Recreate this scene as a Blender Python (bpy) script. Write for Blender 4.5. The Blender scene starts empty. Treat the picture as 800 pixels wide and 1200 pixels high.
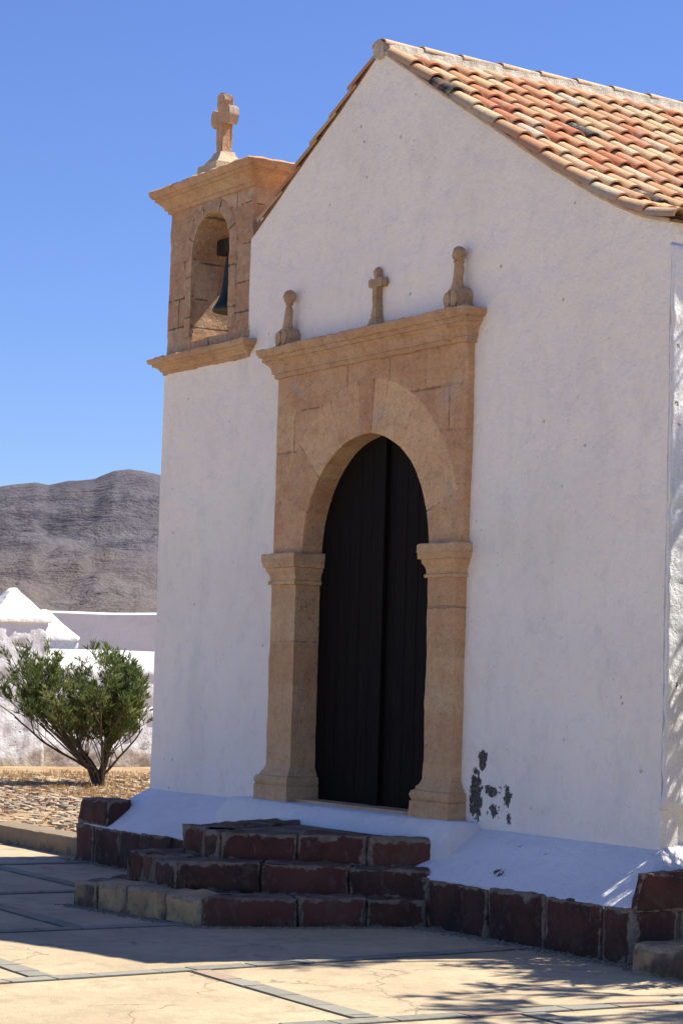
import bpy, bmesh, math, random
from mathutils import Vector, noise, Matrix
random.seed(7)
sc = bpy.context.scene
COL = sc.collection
V = Vector

# ---------------------------------------------------------------- helpers
def link(o, parent=None):
    COL.objects.link(o)
    if parent: o.parent = parent
    return o
def obj(name, bm, mat, parent=None, smooth=False, sharp=None):
    me = bpy.data.meshes.new(name)
    bmesh.ops.recalc_face_normals(bm, faces=bm.faces)
    bm.to_mesh(me); bm.free()
    me.materials.append(mat)
    if smooth:
        for p in me.polygons: p.use_smooth = True
        if sharp: me.set_sharp_from_angle(angle=math.radians(sharp))
    o = bpy.data.objects.new(name, me)
    return link(o, parent)
def thing(name, label, cat, loc=(0,0,0), group=None):
    o = bpy.data.objects.new(name, None); link(o)
    o.location = loc; o.empty_display_size = .2
    o['label'] = label; o['category'] = cat
    if group: o['group'] = group
    return o
def tag(o, label, cat, group=None):
    o['label'] = label; o['category'] = cat
    if group: o['group'] = group
    return o
def kind(o, k='structure', label=None):
    o['kind'] = k
    if label: o['label'] = label
    return o
def nz(p, s, seed=0.0):
    return noise.noise(V((p[0]*s+seed, p[1]*s+seed*1.7, p[2]*s-seed)))
def fbm(p, s, o=4):
    return noise.fractal(V((p[0]*s, p[1]*s, p[2]*s)), 1.0, 2.0, o)
def rough(bm, amp, scale=6, seed=0, octv=3):
    bm.normal_update()
    mv = [(v, v.normal*(amp*fbm((v.co.x+seed, v.co.y-seed, v.co.z+seed*.5), scale, octv))) for v in bm.verts]
    for v, d in mv: v.co += d
def fl(bm, name): 
    return bm.verts.layers.float.get(name) or bm.verts.layers.float.new(name)

def loft(bm, rings, ds=.06, cap=True):
    """rings: (x0,x1,y0,y1,z); stacked rectangles joined by mitred faces, finely divided"""
    w = max(r[1]-r[0] for r in rings); d = max(r[3]-r[2] for r in rings)
    nx = max(1, int(w/ds)); ny = max(1, int(d/ds))
    prev = None; first = None
    full = [rings[0]]
    for a, b in zip(rings, rings[1:]):
        h = V((max(abs(a[i]-b[i]) for i in range(4)), b[4]-a[4])).length
        k = max(1, int(h/(ds*1.2)))
        for j in range(1, k+1):
            full.append(tuple(a[i]+(b[i]-a[i])*j/k for i in range(5)))
    for (x0,x1,y0,y1,z) in full:
        pts = [(x0+(x1-x0)*i/nx, y0) for i in range(nx)] + [(x1, y0+(y1-y0)*i/ny) for i in range(ny)] \
            + [(x1-(x1-x0)*i/nx, y1) for i in range(nx)] + [(x0, y1-(y1-y0)*i/ny) for i in range(ny)]
        cur = [bm.verts.new((p[0], p[1], z)) for p in pts]
        if prev:
            n = len(cur)
            for i in range(n):
                bm.faces.new((prev[i], prev[(i+1) % n], cur[(i+1) % n], cur[i]))
        else: first = cur
        prev = cur
    if cap:
        bm.faces.new(first[::-1]); bm.faces.new(prev)

def hexa(bm, c, ds=.04, rnd=.012, amp=.008, tint=None, seed=0, mortar=0.0):
    """eight corners (bottom 4 ccw, top 4 ccw): a worn block; 'edge' holds metres to the nearest arris, 'tint' one number per block"""
    le, lt = fl(bm, 'edge'), fl(bm, 'tint')
    t = random.random() if tint is None else tint
    F = [(0,1,5,4),(1,2,6,5),(2,3,7,6),(3,0,4,7),(4,5,6,7),(3,2,1,0)]
    new = []
    cen = sum((V(p) for p in c), V())/8
    for f in F:
        a,b,d,e = [V(c[i]) for i in f]
        lu = max((b-a).length, (d-e).length); lv = max((e-a).length, (d-b).length)
        nu = max(2, int(lu/ds)); nv = max(2, int(lv/ds))
        nrm = (b-a).cross(e-a).normalized()
        g = []
        for j in range(nv+1):
            row = []
            for i in range(nu+1):
                u, w = i/nu, j/nv
                p = (a*(1-u)+b*u)*(1-w) + (e*(1-u)+d*u)*w
                eu = min(u, 1-u)*lu; ew = min(w, 1-w)*lv
                v = bm.verts.new(p); v[le] = min(eu, ew); v[lt] = t
                new.append(v); row.append(v)
            g.append(row)
        for j in range(nv):
            for i in range(nu):
                bm.faces.new((g[j][i], g[j][i+1], g[j+1][i+1], g[j+1][i]))
    bmesh.ops.remove_doubles(bm, verts=new, dist=1e-5)
    new = [v for v in new if v.is_valid]
    bm.normal_update()
    for v in new:
        e = v[le]
        k = max(0, 1-e/(rnd*2.2))
        inw = (cen-v.co).normalized()
        v.co += inw*(rnd*k*k*(1.2+.9*nz(v.co, 9, seed))) + v.normal*(amp*fbm((v.co.x+seed, v.co.y, v.co.z), 7, 3))
def box8(x0,x1,y0,y1,z0,z1):
    return [(x0,y0,z0),(x1,y0,z0),(x1,y1,z0),(x0,y1,z0),(x0,y0,z1),(x1,y0,z1),(x1,y1,z1),(x0,y1,z1)]
def plainbox(bm, x0,x1,y0,y1,z0,z1):
    vs = [bm.verts.new(p) for p in box8(x0,x1,y0,y1,z0,z1)]
    for f in [(0,1,5,4),(1,2,6,5),(2,3,7,6),(3,0,4,7),(4,5,6,7),(3,2,1,0)]:
        bm.faces.new([vs[i] for i in f])
    return vs
def tube(bm, pts, rads, n=6, cap=True):
    prev = None
    up = V((0.13,0.2,1)).normalized()
    for i, p in enumerate(pts):
        p = V(p)
        d = (V(pts[min(i+1,len(pts)-1)])-V(pts[max(i-1,0)])).normalized()
        s = d.cross(up)
        if s.length < .05: s = d.cross(V((1,0,0)))
        s.normalize(); t = d.cross(s)
        cur = [bm.verts.new(p+(s*math.cos(2*math.pi*k/n)+t*math.sin(2*math.pi*k/n))*rads[i]) for k in range(n)]
        if prev:
            for k in range(n): bm.faces.new((prev[k], prev[(k+1)%n], cur[(k+1)%n], cur[k]))
        elif cap: bm.faces.new(cur[::-1])
        prev = cur
    if cap: bm.faces.new(prev)
def lathe(bm, prof, cx, cy, n=28, sy=1):
    prev = None
    for r, z in prof:
        cur = [bm.verts.new((cx+r*math.cos(2*math.pi*k/n), cy+sy*r*math.sin(2*math.pi*k/n), z)) for k in range(n)]
        if prev:
            for k in range(n): bm.faces.new((prev[k], prev[(k+1)%n], cur[(k+1)%n], cur[k]))
        else: bm.faces.new(cur[::-1])
        prev = cur
    bm.faces.new(prev)

# ---------------------------------------------------------------- materials
class M:
    def __init__(s, name, rough=.9):
        s.m = bpy.data.materials.new(name); s.m.use_nodes = True
        s.nt = s.m.node_tree; s.N = s.nt.nodes; s.b = s.N['Principled BSDF']
        s.b.inputs['Roughness'].default_value = rough
        s.b.inputs['Specular IOR Level'].default_value = .25
        s.tc = s.N.new('ShaderNodeTexCoord'); s.P = s.tc.outputs['Object']
    def lk(s, a, b): s.nt.links.new(a, b)
    def put(s, i, v):
        if hasattr(v, 'links') or isinstance(v, bpy.types.NodeSocket): s.lk(v, i)
        elif isinstance(v, (tuple, list)) and len(v) == 3 and i.type == 'RGBA': i.default_value = (*v, 1)
        else: i.default_value = v
    def scale(s, v, vec=None):
        n = s.N.new('ShaderNodeMapping'); n.inputs['Scale'].default_value = v
        s.lk(vec or s.P, n.inputs['Vector']); return n.outputs[0]
    def noise(s, sc_, det=5, ro=.55, vec=None, dist=0):
        n = s.N.new('ShaderNodeTexNoise'); n.inputs['Scale'].default_value = sc_
        n.inputs['Detail'].default_value = det; n.inputs['Roughness'].default_value = ro
        n.inputs['Distortion'].default_value = dist
        s.lk(vec or s.P, n.inputs['Vector']); return n.outputs['Fac']
    def voro(s, sc_, feat='F1', vec=None, out='Distance'):
        n = s.N.new('ShaderNodeTexVoronoi'); n.feature = feat; n.inputs['Scale'].default_value = sc_
        s.lk(vec or s.P, n.inputs['Vector']); return n.outputs[out]
    def ramp(s, f, a, b, lo=0., hi=1.):
        n = s.N.new('ShaderNodeMapRange'); n.interpolation_type = 'SMOOTHSTEP'
        for k, v in zip((0,1,2,3,4), (f, a, b, lo, hi)): s.put(n.inputs[k], v)
        return n.outputs[0]
    def mix(s, f, a, b, mode='MIX'):
        n = s.N.new('ShaderNodeMix'); n.data_type = 'RGBA'; n.blend_type = mode
        s.put(n.inputs[0], f); s.put(n.inputs[6], a); s.put(n.inputs[7], b); return n.outputs[2]
    def math(s, op, a, b=0., c=0.):
        n = s.N.new('ShaderNodeMath'); n.operation = op
        s.put(n.inputs[0], a); s.put(n.inputs[1], b); s.put(n.inputs[2], c); return n.outputs[0]
    def attr(s, name):
        n = s.N.new('ShaderNodeAttribute'); n.attribute_name = name; return n.outputs['Fac']
    def grad(s, f, stops):
        n = s.N.new('ShaderNodeValToRGB'); cr = n.color_ramp
        while len(cr.elements) < len(stops): cr.elements.new(.5)
        for e, (p, c) in zip(cr.elements, stops): e.position = p; e.color = (*c, 1)
        s.lk(f, n.inputs[0]); return n.outputs[0]
    def bump(s, h, dist, strength=1, prev=None):
        n = s.N.new('ShaderNodeBump'); n.inputs['Distance'].default_value = dist
        n.inputs['Strength'].default_value = strength; s.lk(h, n.inputs['Height'])
        if prev: s.lk(prev, n.inputs['Normal'])
        return n.outputs[0]
    def done(s, col, normal=None, rough=None):
        s.put(s.b.inputs['Base Color'], col)
        if normal: s.lk(normal, s.b.inputs['Normal'])
        if rough is not None: s.put(s.b.inputs['Roughness'], rough)
        return s.m
    def sepxyz(s):
        n = s.N.new('ShaderNodeSeparateXYZ'); s.lk(s.P, n.inputs[0]); return n.outputs
    def blob(s, x, z, rx, rz):
        X, Y, Z = s.sepxyz()
        a = s.math('DIVIDE', s.math('SUBTRACT', X, x), rx); b = s.math('DIVIDE', s.math('SUBTRACT', Z, z), rz)
        return s.math('SQRT', s.math('ADD', s.math('MULTIPLY', a, a), s.math('MULTIPLY', b, b)))

def mat_plaster(name, base, peel=(), cracks=True):
    m = M(name, .93)
    big = m.noise(1.1, 4); mid = m.noise(5, 6, .6); fine = m.noise(60, 4)
    c = m.mix(m.ramp(big, .35, .7), base, tuple(k*.93 for k in base))
    stain = m.ramp(m.noise(2.3, 8, .72, m.scale((1,1,.5))), .50, .66)
    c = m.mix(m.math('MULTIPLY', stain, .19), c, (.52,.50,.46))
    sm = m.ramp(m.noise(6.5, 8, .75, m.scale((1,1,.8)), .4), .51, .64)
    c = m.mix(m.math('MULTIPLY', sm, .15), c, (.50,.49,.47))
    h = m.math('ADD', m.math('MULTIPLY', mid, .7), m.math('MULTIPLY', fine, .12))
    nrm = m.bump(big, .07, .7); nrm = m.bump(m.noise(3.4, 5, .6), .05, .7, nrm); nrm = m.bump(h, .020, .9, nrm)
    nrm = m.bump(m.noise(15, 6, .7), .012, .7, nrm)
    chip = m.ramp(m.math('ADD', m.voro(6.5), m.math('MULTIPLY', m.noise(40,3), .12)), .10, .15, 1, 0)
    chip = m.math('MULTIPLY', chip, m.ramp(m.noise(3, 3), .47, .55))
    tiny = m.math('MULTIPLY', m.ramp(m.math('ADD', m.voro(19), m.math('MULTIPLY', m.noise(60,3), .12)), .13, .19, 1, 0), m.ramp(m.noise(3.7, 5, .7), .49, .57))
    c = m.mix(m.math('MULTIPLY', tiny, .5), c, (.33,.31,.28))
    c = m.mix(m.math('MULTIPLY', chip, .6), c, (.27,.26,.23))
    nrm = m.bump(m.math('SUBTRACT', 1, chip), .008, .8, nrm)
    wob = m.noise(17, 5, .7)
    for (x, z, rx, rz, thr, col) in peel:
        d = m.blob(x, z, rx, rz)
        f = m.ramp(m.math('ADD', d, m.math('MULTIPLY', m.math('SUBTRACT', wob, .5), 3.2)), thr, thr+.09, 1, 0)
        f = m.math('MULTIPLY', f, m.ramp(d, 1.0, 1.25, 1, 0))
        c = m.mix(f, c, m.mix(m.ramp(m.noise(55, 3), .4, .6), col, tuple(k*2.0 for k in col)))
        nrm = m.bump(m.math('SUBTRACT', 1, f), .012, .9, nrm)
    return m.done(c, nrm)

def mat_sandstone(name, c1, c2, c3, lichen=.35, dark=.35, jointcol=(.12,.08,.05), useattr=True, jst=.6):
    m = M(name, .92)
    n1 = m.noise(2.1, 6, .62, None, .6); n2 = m.noise(9, 7, .7); n3 = m.noise(70, 4, .6)
    c = m.mix(m.ramp(n1, .34, .66), c1, c2)
    if useattr:
        t = m.attr('tint')
        c = m.mix(m.ramp(t, .1, .95, 0, .85), c, c3)
    band = m.noise(3, 4, .6, m.scale((1,1,5)), 1)
    c = m.mix(m.ramp(band, .5, .75, 0, .35), c, tuple(k*.72 for k in c1))
    c = m.mix(m.ramp(n2, .40, .70, 0, dark), c, tuple(k*.5 for k in c1))
    c = m.mix(m.math('MULTIPLY', m.ramp(m.noise(24, 5, .7), .52, .66), lichen), c, (.50,.46,.38))
    pits = m.math('MULTIPLY', m.ramp(m.voro(26), .10, .2, 1, 0), m.ramp(n2, .5, .62))
    c = m.mix(m.math('MULTIPLY', pits, .55), c, tuple(k*.35 for k in c1))
    patch = m.ramp(m.noise(2.7, 7, .7, None, .5), .58, .66)
    c = m.mix(m.math('MULTIPLY', patch, .6), c, (.42,.37,.32))
    c = m.mix(m.ramp(m.noise(34, 6, .75), .48, .70, 0, .35), c, tuple(k*.6 for k in c1))
    c = m.mix(m.ramp(m.noise(58, 5, .7), .53, .64, 0, .45), c, tuple(k*.45 for k in c1))
    c = m.mix(m.ramp(m.noise(41, 5, .7), .55, .64, 0, .2), c, (.68,.56,.40))
    h = m.math('ADD', m.math('MULTIPLY', n2, .8), m.math('MULTIPLY', n3, .22))
    h = m.math('SUBTRACT', h, m.math('MULTIPLY', pits, .35))
    nrm = m.bump(h, .024, .9)
    if useattr:
        j = m.ramp(m.math('ADD', m.attr('joint'), m.math('MULTIPLY', m.math('SUBTRACT', m.noise(20, 3), .5), .9)), .5, .75)
        c = m.mix(m.math('MULTIPLY', j, jst), c, jointcol)
        nrm = m.bump(m.math('SUBTRACT', 1, j), .008, .9, nrm)
    return m.done(c, nrm)

def mat_redstone(name, c1=(.105,.040,.026), c2=(.046,.022,.017), mort=(.25,.190,.135), thr=.003, wide=.085):
    m = M(name, .85)
    e = m.attr('edge'); t = m.attr('tint')
    n1 = m.noise(4.5, 6, .65); n2 = m.noise(28, 5, .65); n3 = m.noise(6.5, 7, .68)
    c = m.mix(m.ramp(n1, .38, .62), c1, c2)
    c = m.mix(m.ramp(t, .3, 1, 0, .7), c, tuple(k*1.5 for k in c1))
    c = m.mix(m.ramp(t, .0, .3, .55, 0), c, (.05,.035,.028))
    c = m.mix(m.math('MULTIPLY', m.ramp(m.noise(9, 7, .75), .52, .62), .4), c, (.16,.10,.065))
    streak = m.ramp(m.noise(20, 5, .7, m.scale((1,1,.35))), .58, .72)
    c = m.mix(m.math('MULTIPLY', streak, .28), c, (.26,.22,.18))
    ed = m.math('ADD', e, m.math('MULTIPLY', m.math('SUBTRACT', n3, .54), wide*2.2))
    ed = m.math('ADD', ed, m.math('MULTIPLY', m.math('SUBTRACT', m.noise(2.3, 3), .5), .11))
    f = m.ramp(ed, thr, thr+.012, 1, 0)
    mc = m.mix(m.ramp(n2, .4, .65), mort, tuple(k*.66 for k in mort))
    c = m.mix(f, c, mc)
    ge = m.N.new('ShaderNodeNewGeometry'); sx = m.N.new('ShaderNodeSeparateXYZ'); m.lk(ge.outputs['Normal'], sx.inputs[0])
    c = m.mix(m.math('MULTIPLY', m.ramp(sx.outputs[2], .6, .95), m.ramp(m.noise(5, 6, .7), .42, .6, .15, .6)), c, (.24,.185,.13))
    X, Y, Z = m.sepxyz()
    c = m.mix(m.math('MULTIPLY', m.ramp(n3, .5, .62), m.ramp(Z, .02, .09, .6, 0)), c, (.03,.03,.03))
    h = m.math('ADD', m.math('MULTIPLY', n1, .6), m.math('MULTIPLY', n2, .35))
    nrm = m.bump(h, .02, .9); nrm = m.bump(f, .006, .7, nrm)
    return m.done(c, nrm)

PEEL = [(1.40,.985,.060,.080,.70,(.06,.06,.048)), (1.33,.77,.065,.16,.90,(.06,.06,.048)),
        (1.50,.81,.13,.045,.55,(.065,.065,.052)), (1.66,.79,.055,.10,.55,(.065,.065,.052)), (1.53,.70,.09,.08,.45,(.075,.075,.06)), (1.68,.66,.045,.06,.4,(.10,.10,.085))]
plaster = mat_plaster('plaster_facade', (.92,.86,.755), PEEL)
apron_m = mat_plaster('plaster_apron', (.80,.77,.745), [(2.05,.36,.13,.035,.25,(.08,.08,.07)), (2.0,.37,.05,.03,.4,(.08,.08,.07))])
white_m = mat_plaster('whitewash', (.88,.85,.78))
def mat_roughwhite():
    m = M('rough_whitewash', .93)
    n1 = m.noise(4, 6, .65); n2 = m.noise(16, 6, .7); n3 = m.noise(70, 4)
    c = m.mix(m.ramp(n1, .35, .7), (.85,.84,.81), (.78,.77,.74))
    hol = m.math('MULTIPLY', m.ramp(m.voro(9), .07, .16, 1, 0), m.ramp(n1, .5, .56))
    c = m.mix(m.math('MULTIPLY', hol, .6), c, (.26,.25,.22))
    X, Y, Z = m.sepxyz()
    foot = m.ramp(m.math('ADD', Z, m.math('MULTIPLY', m.math('SUBTRACT', m.noise(1.3, 5, .6), .5), .9)), .22, .42, .85, 0)
    c = m.mix(foot, c, m.mix(m.ramp(n2, .4, .6), (.34,.27,.19), (.50,.43,.33)))
    h = m.math('ADD', m.math('ADD', m.math('MULTIPLY', n2, .7), m.math('MULTIPLY', n3, .12)), m.math('MULTIPLY', n1, .5))
    return m.done(c, m.bump(m.math('SUBTRACT', h, hol), .024, 1))
rough_white = mat_roughwhite()
portal_m = mat_sandstone('portal_sandstone', (.54,.275,.135), (.60,.37,.20), (.80,.54,.29), .3, .35, (.27,.16,.09), True, .7)
pil_m = mat_sandstone('pilaster_sandstone', (.62,.38,.19), (.66,.45,.25), (.56,.32,.16), .35, .35, (.33,.22,.14))
tower_m = mat_sandstone('belfry_stone', (.52,.33,.19), (.60,.43,.27), (.44,.24,.13), .7, .6, (.07,.05,.035), True, .7)
corn_m = mat_sandstone('cornice_sandstone', (.55,.32,.17), (.58,.39,.23), (.5,.3,.15), .3, .5, useattr=False)
fin_m = mat_sandstone('finial_sandstone', (.54,.36,.21), (.46,.29,.17), (.5,.3,.15), .4, .5, useattr=False)
ped_m = mat_sandstone('pale_sandstone', (.62,.50,.33), (.55,.42,.26), (.5,.3,.15), .4, .25, useattr=False)
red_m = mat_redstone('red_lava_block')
tan_m = mat_redstone('weathered_tan_block', (.42,.27,.13), (.10,.07,.042), (.40,.30,.19), .010, .05)
kerb_m = mat_redstone('sand_coloured_kerb', (.38,.29,.175), (.31,.235,.145), (.40,.30,.19), .004, .015)

def mat_door():
    m = M('dark_door_wood', .75)
    g = m.noise(9, 6, .7, m.scale((6,6,.35)))
    fine = m.noise(30, 5, .7, m.scale((5,5,.12)))
    c = m.mix(m.ramp(g, .35, .7), (.0075,.006,.0052), (.012,.0095,.008))
    c = m.mix(m.math('MULTIPLY', m.ramp(fine, .64, .74), .5), c, (.10,.085,.07))
    m.b.inputs['Specular IOR Level'].default_value = .08
    return m.done(c, m.bump(fine, .004, .8))
door_m = mat_door()

def mat_tiles(name='clay_tile'):
    m = M(name, .88)
    t = m.attr('tint')
    c = m.grad(t, [(0,(.035,.032,.030)),(.045,(.06,.055,.05)),(.055,(.44,.15,.07)),(.28,(.54,.22,.10)),(.42,(.55,.30,.15)),(.58,(.60,.40,.21)),(.80,(.60,.46,.28)),(1,(.52,.45,.34))])
    m.N[-1] if False else None
    n1 = m.noise(14, 6, .7); n2 = m.noise(5, 4); n3 = m.noise(80, 4)
    c = m.mix(m.ramp(n1, .48, .66, 0, .5), c, (.36,.30,.22))
    c = m.mix(m.ramp(m.noise(7, 7, .75), .52, .62, 0, .5), c, (.40,.37,.30))
    c = m.mix(m.ramp(n2, .45, .7, 0, .35), c, (.52,.24,.13))
    c = m.mix(m.ramp(m.noise(35, 5, .7), .6, .7, 0, .45), c, (.12,.10,.08))
    return m.done(c, m.bump(m.math('ADD', n1, m.math('MULTIPLY', n3, .4)), .006, .8))
tile_m = mat_tiles()
def mat_simple(name, a, b, sc_=8, bd=.01, rough_=.9, det=6):
    m = M(name, rough_)
    n = m.noise(sc_, det, .65); n2 = m.noise(sc_*6, 4)
    return m.done(m.mix(m.ramp(n, .35, .68), a, b), m.bump(m.math('ADD', n, m.math('MULTIPLY', n2, .3)), bd, .9))
mortar_m = mat_simple('lime_mortar', (.60,.53,.42), (.40,.34,.26), 14, .02)
deck_m = mat_simple('roof_channel_tiles', (.28,.15,.09), (.18,.10,.06), 12, .01)
bronze_m = mat_simple('bell_bronze', (.030,.045,.042), (.018,.026,.024), 9, .003, .5)
bronze_m.node_tree.nodes['Principled BSDF'].inputs['Metallic'].default_value = .6
iron_m = mat_simple('dark_iron_and_wood', (.035,.028,.022), (.02,.016,.013), 9, .004, .7)

# ---------------------------------------------------------------- chapel
chapel = thing('chapel', 'whitewashed chapel with sandstone arched portal, clay tiled gable roof and corner belfry', 'chapel')
PROF = [(0,5.77),(.56,5.43),(1.36,4.965),(2.0,4.585),(2.40,4.365),(2.66,4.235),(2.9,4.14),(3.1,4.085),(3.2,4.068)]
def gz(x):
    x = abs(x)
    for (a,za),(b,zb) in zip(PROF, PROF[1:]):
        if x <= b: return za+(zb-za)*(x-a)/(b-a)
    return PROF[-1][1]
SP = 2.325          # springing height of the portal arch
def strip_wall(bm, xs, bot, top, y0, y1, dz=.12):
    """solid wall made of vertical strips, with front and back skins"""
    rowsets = []
    H = max(top(x)-bot(x) for x in xs); n = max(1, int(H/dz))
    fr, bk = [], []
    for x in xs:
        b, t = bot(x), top(x)
        fr.append([bm.verts.new((x, y0, b+(t-b)*j/n)) for j in range(n+1)])
        bk.append([bm.verts.new((x, y1, b+(t-b)*j/n)) for j in range(n+1)])
    for i in range(len(xs)-1):
        for j in range(n):
            bm.faces.new((fr[i][j], fr[i+1][j], fr[i+1][j+1], fr[i][j+1]))
            bm.faces.new((bk[i+1][j], bk[i][j], bk[i][j+1], bk[i+1][j+1]))
        bm.faces.new((fr[i][n], fr[i+1][n], bk[i+1][n], bk[i][n]))
        bm.faces.new((fr[i+1][0], fr[i][0], bk[i][0], bk[i+1][0]))
    for k in (0, -1):
        for j in range(n):
            bm.faces.new((fr[k][j], fr[k][j+1], bk[k][j+1], bk[k][j]))
def lin(a, b, n): return [a+(b-a)*i/n for i in range(n+1)]
HW = .86
bm = bmesh.new()
topf = lambda x: (3.90 if x < -1.76 else gz(x)+.0)
strip_wall(bm, lin(-3.1,-1.7601,10), lambda x: 0, topf, 0, .12)
strip_wall(bm, lin(-1.7599,-HW,8), lambda x: 0, topf, 0, .12)
strip_wall(bm, [-HW*math.cos(math.pi*i/24) for i in range(25)], lambda x: SP+math.sqrt(max(0,HW*HW-x*x)), topf, 0, .12)
strip_wall(bm, lin(HW,3.1,18), lambda x: 0, topf, 0, .12)
bmesh.ops.remove_doubles(bm, verts=bm.verts, dist=1e-5)
# undulating, hand-finished plaster
for v in bm.verts:
    if v.co.y < .01: v.co.y += -.004 + .010*nz(v.co, 1.3) + .004*nz(v.co, 5)
    if v.co.x > 3.09: v.co.x += .012*nz(v.co, 2.2)
    if v.co.x < -3.09: v.co.x += .012*nz(v.co, 2.2)
obj('front_wall', bm, plaster, chapel, True, 40)
# side and rear walls
bm = bmesh.new()
plainbox(bm, 2.72, 3.02, .12, 7.2, 0, 4.02)
obj('side_wall', bm, white_m, chapel)
bm = bmesh.new()
plainbox(bm, -3.085, -2.72, .12, 7.2, 0, 4.02)
obj('side_wall', bm, white_m, chapel)
bm = bmesh.new()
strip_wall(bm, lin(-2.72,2.72,16), lambda x: 0, lambda x: gz(x)-.02, 6.9, 7.19, 1)
obj('rear_wall', bm, white_m, chapel)
# thick, rough render on the sunlit side wall
bm = bmesh.new()
ys = lin(-.004, 7.2, 300); zs = lin(.795, 3.96, 130)
g = []
for y in ys:
    row = []
    for z in zs:
        k = min(1, (z-.795)/.03, (3.96-z)/.03)
        d = .010*fbm((0,y,z), 1.6, 3) + .013*fbm((7,y,z), 8, 4)
        row.append(bm.verts.new((3.045+.060*max(0,1-max(0,y)/.6)+(.012+d)*max(0,k), y+(.010*nz((1,0,z),9) if y < .01 else 0), z+(.015*nz((3,y,0),5) if z < .8 or z > 3.95 else 0))))
    g.append(row)
for i in range(len(ys)-1):
    for j in range(len(zs)-1):
        bm.faces.new((g[i][j], g[i+1][j], g[i+1][j+1], g[i][j+1]))
o = obj('rough_render', bm, rough_white, chapel, True)
md = o.modifiers.new('thick', 'SOLIDIFY'); md.thickness = .02; md.offset = -1 if False else 0

# whitewashed battered apron round the foot of the walls
bm = bmesh.new()
loft(bm, [(-3.40,3.385,-.425,7.5,.268),(-3.40,3.385,-.425,7.5,.290),(-3.12,3.125,-.012,7.23,.575),(-3.09,3.092,.05,7.2,.60)], .12)
for v in bm.verts:
    v.co += V((nz(v.co,2)*.008, nz(v.co,1.7,3)*.012, nz(v.co,1.9,6)*.006))
obj('apron', bm, apron_m, chapel, True, 50)
bm = bmesh.new()      # door threshold block, whitewashed, joining the apron
loft(bm, [(-1.50,1.42,-.30,.2,.28),(-1.49,1.41,-.285,.2,.50),(-1.46,1.38,-.20,.2,.600),(-1.45,1.36,-.17,.2,.612)], .08)
for v in bm.verts: v.co += V((nz(v.co,2)*.01, nz(v.co,3,3)*.010, nz(v.co,3,6)*.006))
obj('threshold', bm, mat_plaster('threshold_white', (.84,.80,.74)), chapel, True, 50)

# red lava-stone plinth course
bm = bmesh.new()
fl(bm,'edge'); fl(bm,'tint')
def course(bm, x0, x1, y0, y1, z0, z1, lens, seed, axis='x', amp=.012):
    p = x0 if axis == 'x' else y0; end = x1 if axis == 'x' else y1; i = 0
    while p < end-.02:
        L = lens[i % len(lens)]; q = min(end, p+L)
        if end-q < .15: q = end
        dz = random.uniform(-.012,.012); dy = random.uniform(-.012,.010)
        if axis == 'x': hexa(bm, box8(p+.001,q-.001,y0+dy,y1,z0,z1+dz), .035, .010, amp, None, seed+i*3.3)
        else: hexa(bm, box8(x0,x1+dy,p+.003,q-.003,z0,z1+dz), .05, .016, amp, None, seed+i*3.3)
        p = q; i += 1
course(bm, -3.49, 3.41, -.445, -.12, -.02, .292, [.33,.44,.36,.5,.42,.55,.38,.47,.6,.42,.5,.62,.55,.50,.60,.52], 1)
course(bm, 3.05, 3.40, -.11, 7.5, -.02, .275, [.55,.62,.5,.7], 5, 'y')
course(bm, -3.49, -3.10, -.11, 7.5, -.02, .275, [.75,.6,.8], 9, 'y')
# raised corner blocks
hexa(bm, [(-3.50,-.44,.28),(-2.95,-.44,.28),(-2.98,-.18,.28),(-3.50,-.18,.28),(-3.49,-.42,.488),(-2.97,-.42,.50),(-3.0,-.2,.50),(-3.49,-.2,.488)], .035, .02, .012, .2, 31)
hexa(bm, [(3.372,-.450,.27),(3.425,-.450,.27),(3.425,.30,.27),(3.19,.30,.27),(3.365,-.385,.485),(3.415,-.385,.485),(3.405,.30,.49),(3.22,.30,.49)], .035, .02, .014, .4, 37)
hexa(bm, [(3.19,.31,.27),(3.41,.31,.27),(3.41,.85,.27),(3.19,.85,.27),(3.22,.31,.47),(3.40,.31,.47),(3.40,.85,.47),(3.22,.85,.47)], .035, .02, .014, .4, 39)
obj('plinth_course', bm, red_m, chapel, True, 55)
bm = bmesh.new()      # mortar core behind the plinth blocks
plainbox(bm, -3.475, 3.385, -.425, 7.48, -.02, .262)
obj('plinth_mortar', bm, mat_simple('dark_plinth_mortar', (.19,.145,.10), (.11,.085,.06), 14, .02), chapel)

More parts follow.
